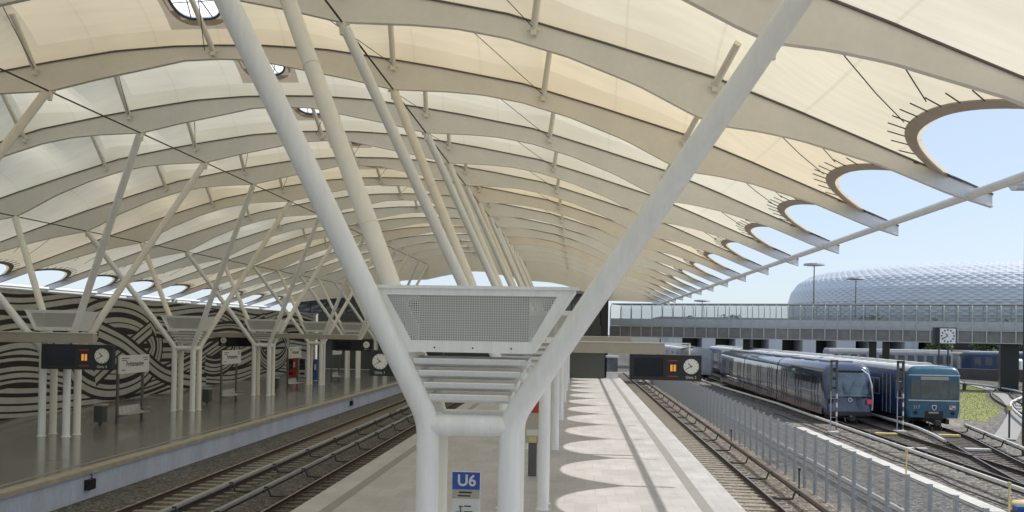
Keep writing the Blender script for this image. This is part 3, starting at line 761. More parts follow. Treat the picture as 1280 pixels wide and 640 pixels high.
def clock_face(parent, x, y, z, r, hh, mm, mt='dial'):
    b = MB(); b.disc((x, y, z), r, 'y', -.03, 32); c = b.build('clock_dial', mt, parent, smooth=False)
    h = MB(); yy = y-.036
    def hand(a, l, wd):
        d = Vector((math.sin(a), 0, math.cos(a))); p = Vector((d.z, 0, -d.x)); o_ = Vector((x, yy, z))
        h.add([o_-d*.2*l-p*wd, o_-d*.2*l+p*wd, o_+d*l+p*wd*.7, o_+d*l-p*wd*.7], [(0, 1, 2, 3)]); h.add([v+Vector((0, -.006, 0)) for v in (o_-d*.2*l-p*wd, o_-d*.2*l+p*wd, o_+d*l+p*wd*.7, o_+d*l-p*wd*.7)], [(0, 1, 2, 3)])
    hand(2*math.pi*(hh+mm/60)/12, r*.58, r*.06); hand(2*math.pi*mm/60, r*.86, r*.04)
    for k in range(12):
        a = 2*math.pi*k/12; d = Vector((math.sin(a), 0, math.cos(a))); p = Vector((d.z, 0, -d.x)); o_ = Vector((x, yy+.002, z)); q = r*.03
        h.add([o_+d*r*.78-p*q, o_+d*r*.78+p*q, o_+d*r*.95+p*q, o_+d*r*.95-p*q], [(0, 1, 2, 3)])
    h.build('clock_hands', 'ink', c)
def board(x0, x1, z0, z1, y, label, clock='r', led=True, hang=4.0, gleis='Gleis 1'):
    W, H = x1-x0, z1-z0
    o = thing('hanging_board', label, 'platform display board', ((x0+x1)/2, y, z0), 0, 'hanging platform display boards')
    b = MB(); b.rbox(x0, x1, y-.12, y+.12, z0, z1, .015); b.build('housing', 'black', o)
    sx = lambda u: (x0+u*W) if clock == 'r' else (x1-u*W)
    def rect(u0, u1, v0, v1, name, mt, e=.004):
        a, c = sorted((sx(u0), sx(u1))); b = MB(); b.box(a, c, y-.12-e, y-.1205, z0+v0*H, z0+v1*H); return b.build(name, mt, o)
    rect(.06, .47, .14, .86, 'screen', 'screen')
    if led:
        for u0, u1 in ((.567, .600), (.612, .645)): rect(u0, u1, .36, .62, 'led_symbol', 'orange')
        rect(.53, .67, .76, .80, 'led_line', 'redled'); rect(.53, .67, .14, .18, 'led_line', 'redled')
    cx = sx(.855); clock_face(o, cx, y-.12, z0+H*.56, H*.295, 10, 40)
    text('track_lettering', gleis, H*.15, 'sign', o, (cx-o.location.x, -.126, H*.13), (R(90), 0, 0))
    b = MB()
    for u in (.15, .4): b.tube([(sx(u), y, z1), (sx(u), y, hang+.02)], .03, 8)
    b.build('hanger', 'dark', o)
    return o
board(2.04, 4.80, 2.97, 3.96, YB, 'black display board with orange digits and white clock over the sunlit platform edge', 'r', True, 4.0, 'Gleis 2')
board(-8.25, -5.3, 2.90, 3.93, YB, 'black clock board over the near left track, half hidden by the big strut', 'l', False, 4.0, 'Gleis 1')
board(-21.95, -18.9, 2.90, 3.93, YB, 'black display board with orange digits and yellowish clock on the left platform', 'r', True, 4.0, 'Gleis 4')
board(-26.0, -23.4, 3.35, 4.10, 60.5, 'small dark board with its clock at the left end, before the mural', 'l', False, 4.15, 'Gleis 3')
board(-18.6, -15.5, 3.10, 3.95, 64, 'dark board with clock at its right end, farther down the left platform', 'r', False, 4.0, 'Gleis 4')

# ------------------------------------------------------------------ mural wall on the left
WB = [(-26.95, 26), (-27.68, 39.3), (-28.6, 51), (-29.15, 60), (-29.7, 76), (-30.3, 88), (-30.6, 99)]
wall = thing('mural_wall', 'long wall painted with looping black and white bands behind the left platform', 'wall', (-28.5, 60, 0))
ln = [0]
for a, c in zip(WB, WB[1:]): ln.append(ln[-1]+math.hypot(c[0]-a[0], c[1]-a[1]))
def wpt(s, z, e=0.):
    s = max(0, min(ln[-1], s))
    for i in range(len(WB)-1):
        if s <= ln[i+1] or i == len(WB)-2:
            t = (s-ln[i])/(ln[i+1]-ln[i]); dx, dy = WB[i+1][0]-WB[i][0], WB[i+1][1]-WB[i][1]; q = math.hypot(dx, dy)
            return (WB[i][0]+dx*t+e*dy/q, WB[i][1]+dy*t-e*dx/q, z)
ZT = 6.38
b = MB()
for i in range(len(WB)-1):
    a, c = ln[i], ln[i+1]
    b.add([wpt(a, 0), wpt(c, 0), wpt(c, ZT), wpt(a, ZT), wpt(a, 0, -.3), wpt(c, 0, -.3), wpt(c, ZT, -.3), wpt(a, ZT, -.3)], [(0, 1, 2, 3), (4, 5, 6, 7), (3, 2, 6, 7), (0, 1, 5, 4)])
b.build('wall_face', 'mural', wall)
b = MB()
for i in range(len(WB)-1):
    a, c = ln[i], ln[i+1]; b.add([wpt(a, ZT+.003, .04), wpt(c, ZT+.003, .04), wpt(c, ZT+.09, .04), wpt(a, ZT+.09, .04), wpt(a, ZT+.003, -.34), wpt(c, ZT+.003, -.34), wpt(c, ZT+.09, -.34), wpt(a, ZT+.09, -.34)], [(0, 1, 2, 3), (4, 5, 6, 7), (3, 2, 6, 7), (0, 1, 5, 4)])
b.build('coping', 'conc', wall)
mur = MB(); layer = [.004]
rr = random.Random(3)
def ribbon(pts, width, offs, wid=.1):
    """one painted bundle: pale ribbon with black lines of given offsets (fraction of half width), clipped to the wall"""
    path = smooth_path([(p[0], p[1]) for p in pts], .35)
    n = len(path); layer[0] += .0022; e = layer[0]
    def strip(o0, o1, mi, ee):
        A, B = offset(path, o0), offset(path, o1)
        for i in range(n-1):
            q = [A[i], B[i], B[i+1], A[i+1]]
            if all(p.y > ZT-.03 for p in q) or all(p.y < .03 for p in q) or min(p.x for p in q) < 0 or max(p.x for p in q) > ln[-1]-2: continue
            mur.add([wpt(p.x, max(.02, min(ZT-.02, p.y)), ee) for p in q], [(0, 1, 2, 3)], mi)
    strip(-width/2, width/2, 0, e)
    for o_, w_ in offs: ww = w_*rr.uniform(.36, .6); strip(o_*width/2-ww, o_*width/2+ww, 1, e+.001)
O7 = [(-.95, .22), (-.55, .10), (-.05, .30), (.42, .12), (.95, .24)]
O5 = [(-.93, .20), (-.1, .12), (.93, .22)]
O6 = [(-.95, .20), (-.45, .28), (.1, .10), (.55, .12), (.95, .20)]
ribbon([(-4, 5.7), (6, 5.9), (14, 5.2), (22, 5.8), (30, 5.1), (40, 5.7), (52, 5.0), (62, 5.9), (74, 5.2)], 1.9, O7)
ribbon([(-4, .7), (8, 1.2), (16, .7), (26, .5), (36, 1.2), (46, .7), (56, 1.3), (66, .6), (76, 1.0)], 1.7, O6)
ribbon([(-4, 3.7), (8, 3.2), (15, 3.9), (20, 3.2), (34, 3.3), (46, 2.2), (58, 3.7), (74, 2.8)], 2.1, O7)
ribbon([(-4, 2.3), (8, 2.0), (15, 2.4), (21, 1.6), (28, .9), (36, 1.8), (44, 3.7), (54, 5.4)], 1.5, O6)
def loop(cs, cz, a, bb, width, offs, a0=0, a1=360):
    P = []
    for k in range(25):
        t = R(a0+(a1-a0)*k/24); P.append((cs+a*math.cos(t), cz+bb*math.sin(t)))
    ribbon(P, width, offs)
loop(25.5, 3.3, 5.6, 2.15, 2.0, O7, -165, 170)
ribbon([(22.6, 1.6), (25, 2.6), (27.6, 3.6), (30.2, 4.6)], 1.0, O5)
ribbon([(23, 4.4), (26, 3.7), (29, 2.6), (33, 1.2), (40, .3)], 1.1, O5)
loop(42, 3.4, 4.6, 1.9, 1.5, O6, -120, 170)
ribbon([(31, 4.7), (38, 4.2), (46, 4.5), (54, 3.4), (64, 4.3), (76, 3.4)], 1.3, O7)
loop(57, 3.0, 4.6, 1.8, 1.5, O6, -160, 140)
mur.build('painted_bands', ['mural', 'muralk'], wall)

# ------------------------------------------------------------------ benches with name signs on the left platform
def name_bench():
    o = thing('sign_bench', '', 'bench with name sign')
    # two posts, board on top facing the track (+X side, turned to the camera end), seat between
    P0, P1 = Vector((0, 0)), Vector((0, 2.35))
    for p in (P0, P1):
        b = MB(); b.rbox(p.x-.05, p.x+.05, p.y-.07, p.y+.07, 0, 3.2 if p is P0 else 3.2, .01); b.box(p.x-.1, p.x+.1, p.y-.12, p.y+.12, 0, .015); b.build('post', 'post', o, local=True)
    b = MB(); b.rbox(.055, .13, -.1, 2.75, 2.40, 3.28, .012); sb = b.build('name_board', 'sign', o, local=True)
    text('lettering', 'Fröttmaning', .34, 'ink', sb, (.134, 1.35, 2.85), (R(90), 0, R(90)), bold=.006)
    b = MB()
    for z, y0, w_ in ((3.12, .1, .7), (3.02, .1, .45), (3.12, 2.1, .5), (3.0, 2.2, .4), (2.55, .1, .35)): b.box(.131, .135, y0, y0+w_, z, z+.045)
    b.build('small_print', 'post', sb, local=True)
    # wire-look seat shell: six seats in one row
    for k in range(5):
        y = .12+k*.43; s = MB()
        prof = [(-.08, .80), (-.02, .50), (.06, .44), (.30, .42), (.47, .45), (.50, .43)]
        for i in range(len(prof)-1):
            (a, z), (c, z2) = prof[i], prof[i+1]
            s.add([(a, y, z), (c, y, z2), (c, y+.40, z2), (a, y+.40, z), (a, y, z-.02), (c, y, z2-.02), (c, y+.40, z2-.02), (a, y+.40, z-.02)], [(0, 1, 2, 3), (4, 5, 6, 7), (0, 1, 5, 4), (3, 2, 6, 7)])
        s.tube([(a, y+.01, z) for a, z in prof], .014, 6); s.tube([(a, y+.39, z) for a, z in prof], .014, 6)
        s.build('seat', 'seat', o, local=True)
    b = MB(); b.tube([(.2, 0, .38), (.2, 2.35, .38)], .035, 8); b.tube([(0, .0, .38), (.2, .0, .38)], .03, 8); b.tube([(0, 2.35, .38), (.2, 2.35, .38)], .03, 8); b.build('seat_rail', 'post', o, local=True)
    b = MB(); b.tube([(.5, 2.28, .62), (.2, 2.28, .62), (.0, 2.28, .60)], .02, 6); b.build('armrest', 'seat', o, local=True)
    return o
nbh = name_bench(); gl_ = 'benches with white name signs on the left platform'
for i, (x, y, l) in enumerate([(-21.98, 39.56, 'nearest bench with white name sign, just right of the orange-digit board'), (-22.0, 51.6, 'second bench with white name sign, between two branching columns before the mural'),
                               (-22.2, 64.4, 'third white name sign with seats, in front of the vending machines'), (-21.9, 75.2, 'farthest bench with white name sign, under the far clock board')]):
    o = nbh if i == 0 else dup(nbh, (x, y, 0)); o.location = (x, y, 0); tag(o, l, 'bench with name sign', gl_)
def litter_bin():
    o = thing('litter_bin', '', 'litter bin')
    b = MB(); b.rbox(-.22, .22, -.22, .22, .12, .88, .03); b.build('body', 'bin', o, local=True)
    b = MB(); b.rbox(-.24, .24, -.24, .24, .882, .97, .03); b.build('lid', 'seat', o, local=True)
    b = MB(); b.box(-.06, .06, -.06, .06, 0, .118); b.build('foot', 'post', o, local=True); return o
lb = litter_bin()
for i, (x, y, l) in enumerate([(-22.6, 39.2, 'dark litter bin at the left end of the nearest bench'), (-22.7, 51.2, 'dark litter bin at the left end of the second bench'), (-22.9, 63.8, 'dark litter bin beside the third name sign')]):
    o = lb if i == 0 else dup(lb, (x, y, 0)); o.location = (x, y, 0); tag(o, l, 'litter bin', 'litter bins beside the benches')
# vending machines
def vending(x, y, mt, label):
    o = thing('vending_machine', label, 'vending machine', (x, y, 0), 0, 'machines on the left platform')
    b = MB(); b.rbox(x-.45, x+.45, y-.4, y+.4, .05, 1.95, .03); b.build('cabinet', mt, o)
    b = MB(); b.box(x-.38, x+.18, y-.412, y-.402, .75, 1.8); b.build('window', 'winG', o)
    b = MB(); b.box(x+.24, x+.4, y-.42, y-.402, 1.0, 1.5); b.build('coin_panel', 'sign', o)
    b = MB(); b.box(x-.3, x+.15, y-.415, y-.402, .3, .5); b.build('tray', 'black', o)
vending(-27.3, 80.5, 'red', 'red vending machine behind the third name sign')
vending(-26.2, 80.8, 'conc', 'pale vending machine immediately right of the red one')
vending(-24.0, 76.5, 'bluem', 'blue machine right behind the third name sign')

# ------------------------------------------------------------------ items on the central platform
o = thing('line_sign', 'blue U6 line sign with white route panel below the nearest column', 'sign', (-1.85, 14.6, 0))
x0, x1, y = -2.10, -1.62, 14.6
b = MB(); b.rbox(x0, x1, y-.03, y+.03, 1.0, 2.34, .008); pn = b.build('panel', 'sign', o)
b = MB(); b.box(x0+.002, x1-.002, y-.036, y-.031, 2.04, 2.335); b.build('blue_field', 'blue', o)
text('line_lettering', 'U6', .27, 'sign', o, (0, -.04, 2.185), (R(90), 0, 0), bold=.006)
b = MB(); b.box(x0+.002, x1-.002, y-.036, y-.031, 1.885, 2.036); b.build('grey_field', 'beam', o)
b = MB(); b.box(x0+.12, x1-.14, y-.040, y-.037, 1.975, 2.005); b.box(x0+.10, x1-.16, y-.040, y-.037, 1.92, 1.945)
b.box(x0+.145, x0+.16, y-.040, y-.037, 1.1, 1.76)
for k in range(6): b.box(x0+.07 if k % 2 else x0+.12, x0+.2, y-.040, y-.037, 1.74-k*.095, 1.752-k*.095); b.box(x0+.215, x0+.33+.03*(k % 3), y-.040, y-.037, 1.745-k*.095, 1.765-k*.095)
b.build('route_diagram', 'ink', o)
for xx in (x0+.05, x1-.05):
    b = MB(); b.tube([(xx, y+.05, 0), (xx, y+.05, 2.3)], .022, 10); b.build('post', 'post', o)
# emergency pillar behind the second column
x, y = -1.42, 28.3
o = thing('help_point', 'slim grey help point with a red head beside the white columns of the central platform', 'emergency call pillar', (x, y, 0))
b = MB(); b.rbox(x-.14, x+.14, y-.1, y+.1, 0, 1.1, .015); b.build('base', 'post', o)
b = MB(); b.rbox(x-.24, x+.24, y-.14, y+.14, 1.102, 2.1, .02); h = b.build('cabinet', 'beam', o)
b = MB(); b.rbox(x-.25, x+.25, y-.15, y+.15, 2.102, 2.55, .02); b.build('red_head', 'red', o)
b = MB(); b.box(x-.2, x+.2, y-.147, y-.142, 1.35, 1.55); b.build('notice', 'sign', h)
b = MB(); b.box(x-.12, x+.12, y-.147, y-.142, 1.13, 1.30); b.build('plate', 'yellow', h)
b = MB(); b.box(x-.18, x+.0, y-.156, y-.151, 2.25, 2.42); b.build('call_plate', 'sign', o)
# stair enclosure at the platform end with the exit sign
o = thing('stair_enclosure', 'dark grey-green clad enclosure closing the far end of the central platform', 'stair enclosure', (-1, 92, 0))
b = MB(); b.rbox(-6.4, 2.86, 90.3, 97.5, 0.004, 2.75, .02); b.build('cladding', 'wallg', o)
b = MB(); b.box(-6.6, 3.0, 90.1, 97.7, 2.755, 2.95); b.build('roof_slab', 'slab', o)
b = MB()
for k in range(8): b.box(-6.4, 2.86, 90.288, 90.298, .3+k*.3, .312+k*.3)
b.build('panel_joints', 'dark', o)
o = thing('display_kiosk', 'narrow blue and white kiosk at the far right end of the central platform', 'kiosk', (3.7, 91.3, 0))
b = MB(); b.rbox(3.1, 4.3, 90.9, 91.7, 0.004, .7, .02); b.build('plinth', 'parapet', o)
b = MB(); b.rbox(3.13, 4.27, 90.93, 91.67, .702, 2.2, .02); b.build('glazed_case', 'winB', o)
b = MB(); b.rbox(3.0, 4.4, 90.8, 91.8, 2.202, 2.42, .02); b.build('canopy', 'sign', o)

# ------------------------------------------------------------------ station hall across the far end
hall = thing('station_hall', 'dark glazed station hall bridging the tracks at the far end, behind the left platform', 'building', (-20, 102, 0))
b = MB(); b.rbox(-34, -6.7, 100.5, 112, 3.6, 5.6, .03); b.build('deck_slab', 'slab', hall)
b = MB(); b.box(-34, -8.0, 102, 112, -1.0, 3.598); b.build('lower_wall', 'wallg', hall)
b = MB(); b.box(-33.8, 3.0, 101.2, 111, 5.603, 9.35); b.build('window_wall', 'winG', hall)
b = MB(); b.rbox(-34.2, 3.3, 100.6, 112, 9.353, 9.75, .03); b.build('roof_slab', 'slab', hall)
b = MB()
for k in range(25): b.box(-33.8+k*1.5, -33.72+k*1.5, 101.1, 101.198, 5.603, 9.35)
b.box(-33.8, 3.0, 101.06, 101.098, 6.7, 6.78)
b.build('window_mullions', 'dark', hall)
b = MB(); b.box(-34, 2.6, 100.4, 100.46, 5.61, 6.6); b.build('glass_balustrade', 'wallg', hall)
b = MB(); b.rbox(-6.7, 3.4, 100.5, 112, 4.2, 5.6, .03); b.box(-6.6, 3.3, 102, 110, -1, 4.198); b.build('stair_core', 'wallg', hall)
o = thing('hall_pillar', 'tall black pillar at the left end of the glass footbridge', 'pillar', (3.0, 97, 0))
b = MB(); b.rbox(2.62, 3.42, 97.2, 97.9, -1, 9.3, .02); b.box(2.5, 3.54, 97.1, 98, 9.302, 9.4); b.build('shaft', 'black', o)
o = thing('exit_sign', 'small green emergency exit sign on the black pillar', 'exit sign', (3.15, 96.9, 3.1))
b = MB(); b.rbox(2.75, 3.6, 96.93, 97.07, 3.1, 4.35, .01); b.build('sign_case', 'green', o)
b = MB(); b.tube([(3.2, 96.92, 4.02), (3.2, 96.92, 4.1)], .09, 8); b.add([(3.05, 96.92, 3.95), (3.3, 96.92, 3.95), (3.35, 96.92, 3.6), (3.0, 96.92, 3.6)], [(0, 1, 2, 3)]); b.box(2.95, 3.1, 96.915, 96.925, 3.2, 3.6); b.box(3.3, 3.5, 96.915, 96.925, 3.3, 3.6); b.build('running_figure', 'greenw', o)

# ------------------------------------------------------------------ wire fence
fy0, n_f, fs = 17.45, 56, 1.45
fence = thing('wire_fence', 'long galvanised wire mesh fence between the sunlit platform track and the yard', 'fence', (8.7, fy0, -1))
pm = MB(); y0 = .04; y1 = fs-.04
for k in range(28):
    yy = y0+(y1-y0)*k/27; pm.box(-.0032, .0032, yy-.0032, yy+.0032, .06, 2.12)
for k in range(11):
    z = .08+k*.202; pm.box(-.010, -.0037, y0, y1, z-.004, z+.004); pm.box(.0037, .010, y0, y1, z-.004, z+.004)
pp = pm.build('mesh_panel', 'galv', fence, local=True)
po = MB(); po.rbox(-.05, .05, -.042, .042, 0, 2.17, .006); po.box(-.055, .055, -.047, .047, 2.172, 2.19); pq = po.build('fence_post', 'galv', fence, local=True)
for k in range(1, n_f):
    for a in (pp, pq):
        c = a.copy(); col.objects.link(c); c.parent = fence; c.location = (0, k*fs, 0)
for (px, py, h) in ((8.35, 32.8, .75), (8.35, 47, .6)):
    o = tag(MB().tube([(px, py, -1), (px, py, -1+h)], .03, 8).box(px-.05, px+.05, py-.02, py+.02, -1+h, -1+h+.08).build('marker_post', 'dark'), 'short dark marker post at the foot of the wire fence, %s' % ('nearer one' if py < 40 else 'farther one'), 'marker post', 'short dark markers by the fence')

# junction boxes on the left platform wall
for (yy, l) in ((27.1, 'black junction box on the left platform wall, near the lower left corner'), (59.8, 'black junction box on the left platform wall, far down the track')):
    o = thing('junction_box', l, 'junction box', (-15.95, yy, -.7), 0, 'junction boxes on the platform wall')
    b = MB(); b.rbox(-16.02, -15.84, yy-.2, yy+.2, -.68, -.34, .015); b.build('case', 'black', o)
    b = MB(); b.tube([(-15.93, yy+.1, -.34), (-15.93, yy+.1, -.22), (-16.0, yy+.1, -.18)], .02, 6); b.build('cable_stub', 'black', o)

# ------------------------------------------------------------------ trains
def loft(secs, mi=0):
    """secs: list of (y, [(x, z)...]) with equal counts"""
    b = MB(); n = len(secs[0][1])
    for y, s in secs: b.v += [(x, y, z) for x, z in s]
    for i in range(len(secs)-1):
        for j in range(n):
            k = (j+1) % n; b.f.append([i*n+j, i*n+k, (i+1)*n+k, (i+1)*n+j]); b.m.append(mi)
    b.f.append(list(range(n))[::-1]); b.m.append(mi); b.f.append([(len(secs)-1)*n+j for j in range(n)]); b.m.append(mi); return b
def body_sec(w_, z0, z1, sx=1., cr=.5, bulge=.05, zs=1.):
    H = z1-z0; P = [(w_*.94, z0), (w_, z0+.18*H), (w_+bulge, z0+.40*H), (w_, z0+.66*H)]
    for k in range(6):
        a = R(k*18); P.append((w_-cr*1.1+cr*1.1*math.cos(a)-.03, z1-cr+cr*math.sin(a)))
    P = P + [(0, z1+.03)]
    return [(x*sx, z) for x, z in P]+[(-x*sx, z) for x, z in reversed(P[:-1])]
def bogies(parent, x, y, zr):
    for yy in (y,):
        b = MB(); b.box(x-1.1, x+1.1, yy-1.35, yy+1.35, zr+.35, zr+.62); b.box(x-1.2, x-1.0, yy-1.5, yy+1.5, zr+.22, zr+.5); b.box(x+1.0, x+1.2, yy-1.5, yy+1.5, zr+.22, zr+.5)
        bo = b.build('bogie', 'skirt', parent)
        for s in (-1, 1):
            for d in (-1, 1):
                q = MB(); q.tube([(x+s*.755-.07, yy+d*1.0, zr+.42), (x+s*.755+.07, yy+d*1.0, zr+.42)], .42, 20); q.build('wheel', 'rail', bo, smooth=True)
def coupler(parent, x, y, z):
    b = MB(); b.tube([(x, y+.5, z), (x, y-.35, z)], .07, 8); b.rbox(x-.16, x+.16, y-.6, y-.33, z-.14, z+.14, .03); b.box(x-.25, x-.18, y-.5, y-.3, z-.05, z+.06)
    b.tube([(x+.3, y-.0, z+.05), (x+.34, y-.3, z-.25), (x+.2, y-.35, z-.45), (x+.1, y, z-.3)], .03, 6); b.tube([(x-.3, y-.0, z+.05), (x-.34, y-.3, z-.2), (x-.2, y-.3, z-.4), (x-.1, y, z-.3)], .03, 6)
    b.build('coupler', 'dark', parent)

def modern_train(xc, yf, zr, cars, label):
    o = thing('subway_train', label, 'train', (xc, yf, zr), 0, 'trains parked in the yard'); W = 1.42; z0 = zr+.42; z1 = zr+3.5
    L = 12.3
    for c in range(cars):
        ya = yf+c*(L+.25)
        secs = []
        if c == 0:   # rounded, raked nose
            for yy, k, dz in ((0, .86, .30), (.08, .93, .18), (.3, .975, .08), (.8, 1, .0)):
                secs.append((ya+yy, body_sec(W*k, z0, z1-dz, 1, .62)))
            # rake: push the upper part backwards
            s0 = []
            for yy, s in secs: s0.append((yy, s))
            secs = s0
        else: secs.append((ya, body_sec(W, z0, z1, 1, .62)))
        secs.append((ya+L, body_sec(W, z0, z1, 1, .62)))
        b = loft(secs)
        if c == 0:
            for i, v in enumerate(b.v):
                dy = v[1]-ya
                if dy < .9 and v[2] > zr+1.6: b.v[i] = (v[0], v[1]+(v[2]-zr-1.6)*.30*(1-dy/.9), v[2])
        cb = b.build('car_body', 'navy', o, smooth=True)
        # dark window band, doors, sills both sides
        for s in (-1, 1):
            w1 = MB(); xa = xc+s*(W+.03)
            # (coordinates are shifted to xc below)
            seg = L/3; g = MB()
            g.add([(s*(W+.052), ya+.9 if c == 0 else ya+.15, zr+1.55), (s*(W+.052), ya+L-.15, zr+1.55), (s*(W+.012), ya+L-.15, zr+2.62), (s*(W+.012), ya+.9 if c == 0 else ya+.15, zr+2.62)], [(0, 1, 2, 3)])
            g.v = [(v[0]+xc, v[1], v[2]) for v in g.v]; wb_ = g.build('window_band', 'navyg', cb)
            for k in range(3):
                yc = ya+2.2+k*4.0
                for e in (-.7, 0, .7): d = MB(); d.box(xc+s*(W+.035), xc+s*(W+.060), yc+e-.010, yc+e+.010, z0+.15, zr+2.75); d.build('door_edge', 'skirt', cb)
            q = MB(); q.box(xc+s*(W-.02), xc+s*(W+.032), ya+(.75 if c == 0 else .05), ya+L-.05, z0-.02, z0+.36); q.build('sill', 'sill', cb)
        ub = MB(); ub.box(xc-1.2, xc+1.2, ya+(.5 if c == 0 else 0), ya+L, zr+.2, z0-.003); ub.build('underframe', 'skirt', cb)
        bogies(cb, xc, ya+2.6, zr); bogies(cb, xc, ya+L-1.6, zr)
        r = MB()
        for k in range(3): r.rbox(xc-.7, xc+.7, ya+1.8+k*3.6, ya+4.2+k*3.6, z1+.01, z1+.13, .03)
        r.build('roof_units', 'troof', cb)
        if c < cars-1:
            bl = loft([(ya+L, body_sec(W-.12, z0+.1, z1-.1, 1, .6)), (ya+L+.25, body_sec(W-.12, z0+.1, z1-.1, 1, .6))]); bl.v = [(v[0]+xc, v[1], v[2]) for v in bl.v]; bl.build('gangway', 'black', o)
        for ch in ():
            pass
        # shift the body itself (lofted around x = 0)
        me = cb.data
        for v in me.vertices: v.co.x += xc
        if c == 0:
            yb = ya-.012
            def fy(z): return yb+max(0, (z-zr-1.6)*.30)
            # windscreen, curved back at its sides
            g = MB(); XS = [-1.27, -1.15, -.9, -.4, 0, .4, .9, 1.15, 1.27]; ZS = [zr+1.52, zr+2.0, zr+2.4, zr+2.78, zr+2.98]
            grid = []
            for z in ZS:
                f_ = 1 if z < zr+2.7 else .93
                grid.append([(xc+x*f_, fy(z)-.02+(.17*max(0, abs(x)-.9)/.37), z) for x in XS])
            g.v = [p for r_ in grid for p in r_]; n = len(XS)
            g.f = [[i*n+j, i*n+j+1, (i+1)*n+j+1, (i+1)*n+j] for i in range(len(ZS)-1) for j in range(n-1)]; g.m = [0]*len(g.f)
            ws = g.build('windscreen', 'winB', o, smooth=True)
            q = MB(); q.box(xc-.85, xc+.85, fy(zr+2.95)-.02, fy(zr+2.95)+.05, zr+2.92, zr+3.08); q.build('destination_display', 'black', o)
            for s in (-1, 1):
                pts = [(xc+s*1.30, ya+.03, zr+.75), (xc+s*1.33, ya+.04, zr+1.5), (xc+s*1.30, ya+.22, zr+2.3), (xc+s*1.18, ya+.42, zr+2.85), (xc+s*.8, ya+.50, zr+3.15)]
                q = MB(); q.tube(pts, .05, 8); q.build('nose_trim', 'sign' if s > 0 else 'navy', o, smooth=True)
                q = MB(); q.rbox(xc+s*1.12-.14, xc+s*1.12+.14, yb-.03, yb+.02, zr+1.12, zr+1.40, .015); q.build('tail_lamp', 'tlight' if s > 0 else 'screen', o)
            q = MB(); q.box(xc-1.25, xc+1.25, yb-.06, yb+.1, zr+.42, zr+.66); q.build('bumper', 'skirt', o)
            q = MB(); q.disc((xc, yb-.01, zr+1.36), .13, 'y', -.02, 20, 0); q.disc((xc, yb-.032, zr+1.36), .07, 'y', -.006, 16, 1); q.build('front_emblem', ['sign', 'bluem'], o)
            q = MB(); q.box(xc-1.2, xc+1.2, yb-.02, yb, zr+1.60, zr+1.615); q.build('crease', 'tsilver', o)
            q = MB(); q.disc((xc+.05, yb-.1, zr+.30), .12, 'y', -.05, 16); q.build('head_lamp', 'hlight', o)
            coupler(o, xc, yb, zr+.28)
            q = MB(); q.tube([(xc, yb-.035, zr+1.9), (xc+.35, yb+.17, zr+2.5)], .012, 4); q.build('wiper', 'black', o)
    return o
modern_train(16.2, 52.3, -.3, 3, 'sleek dark navy train with raked windscreen, left of the old blue one')

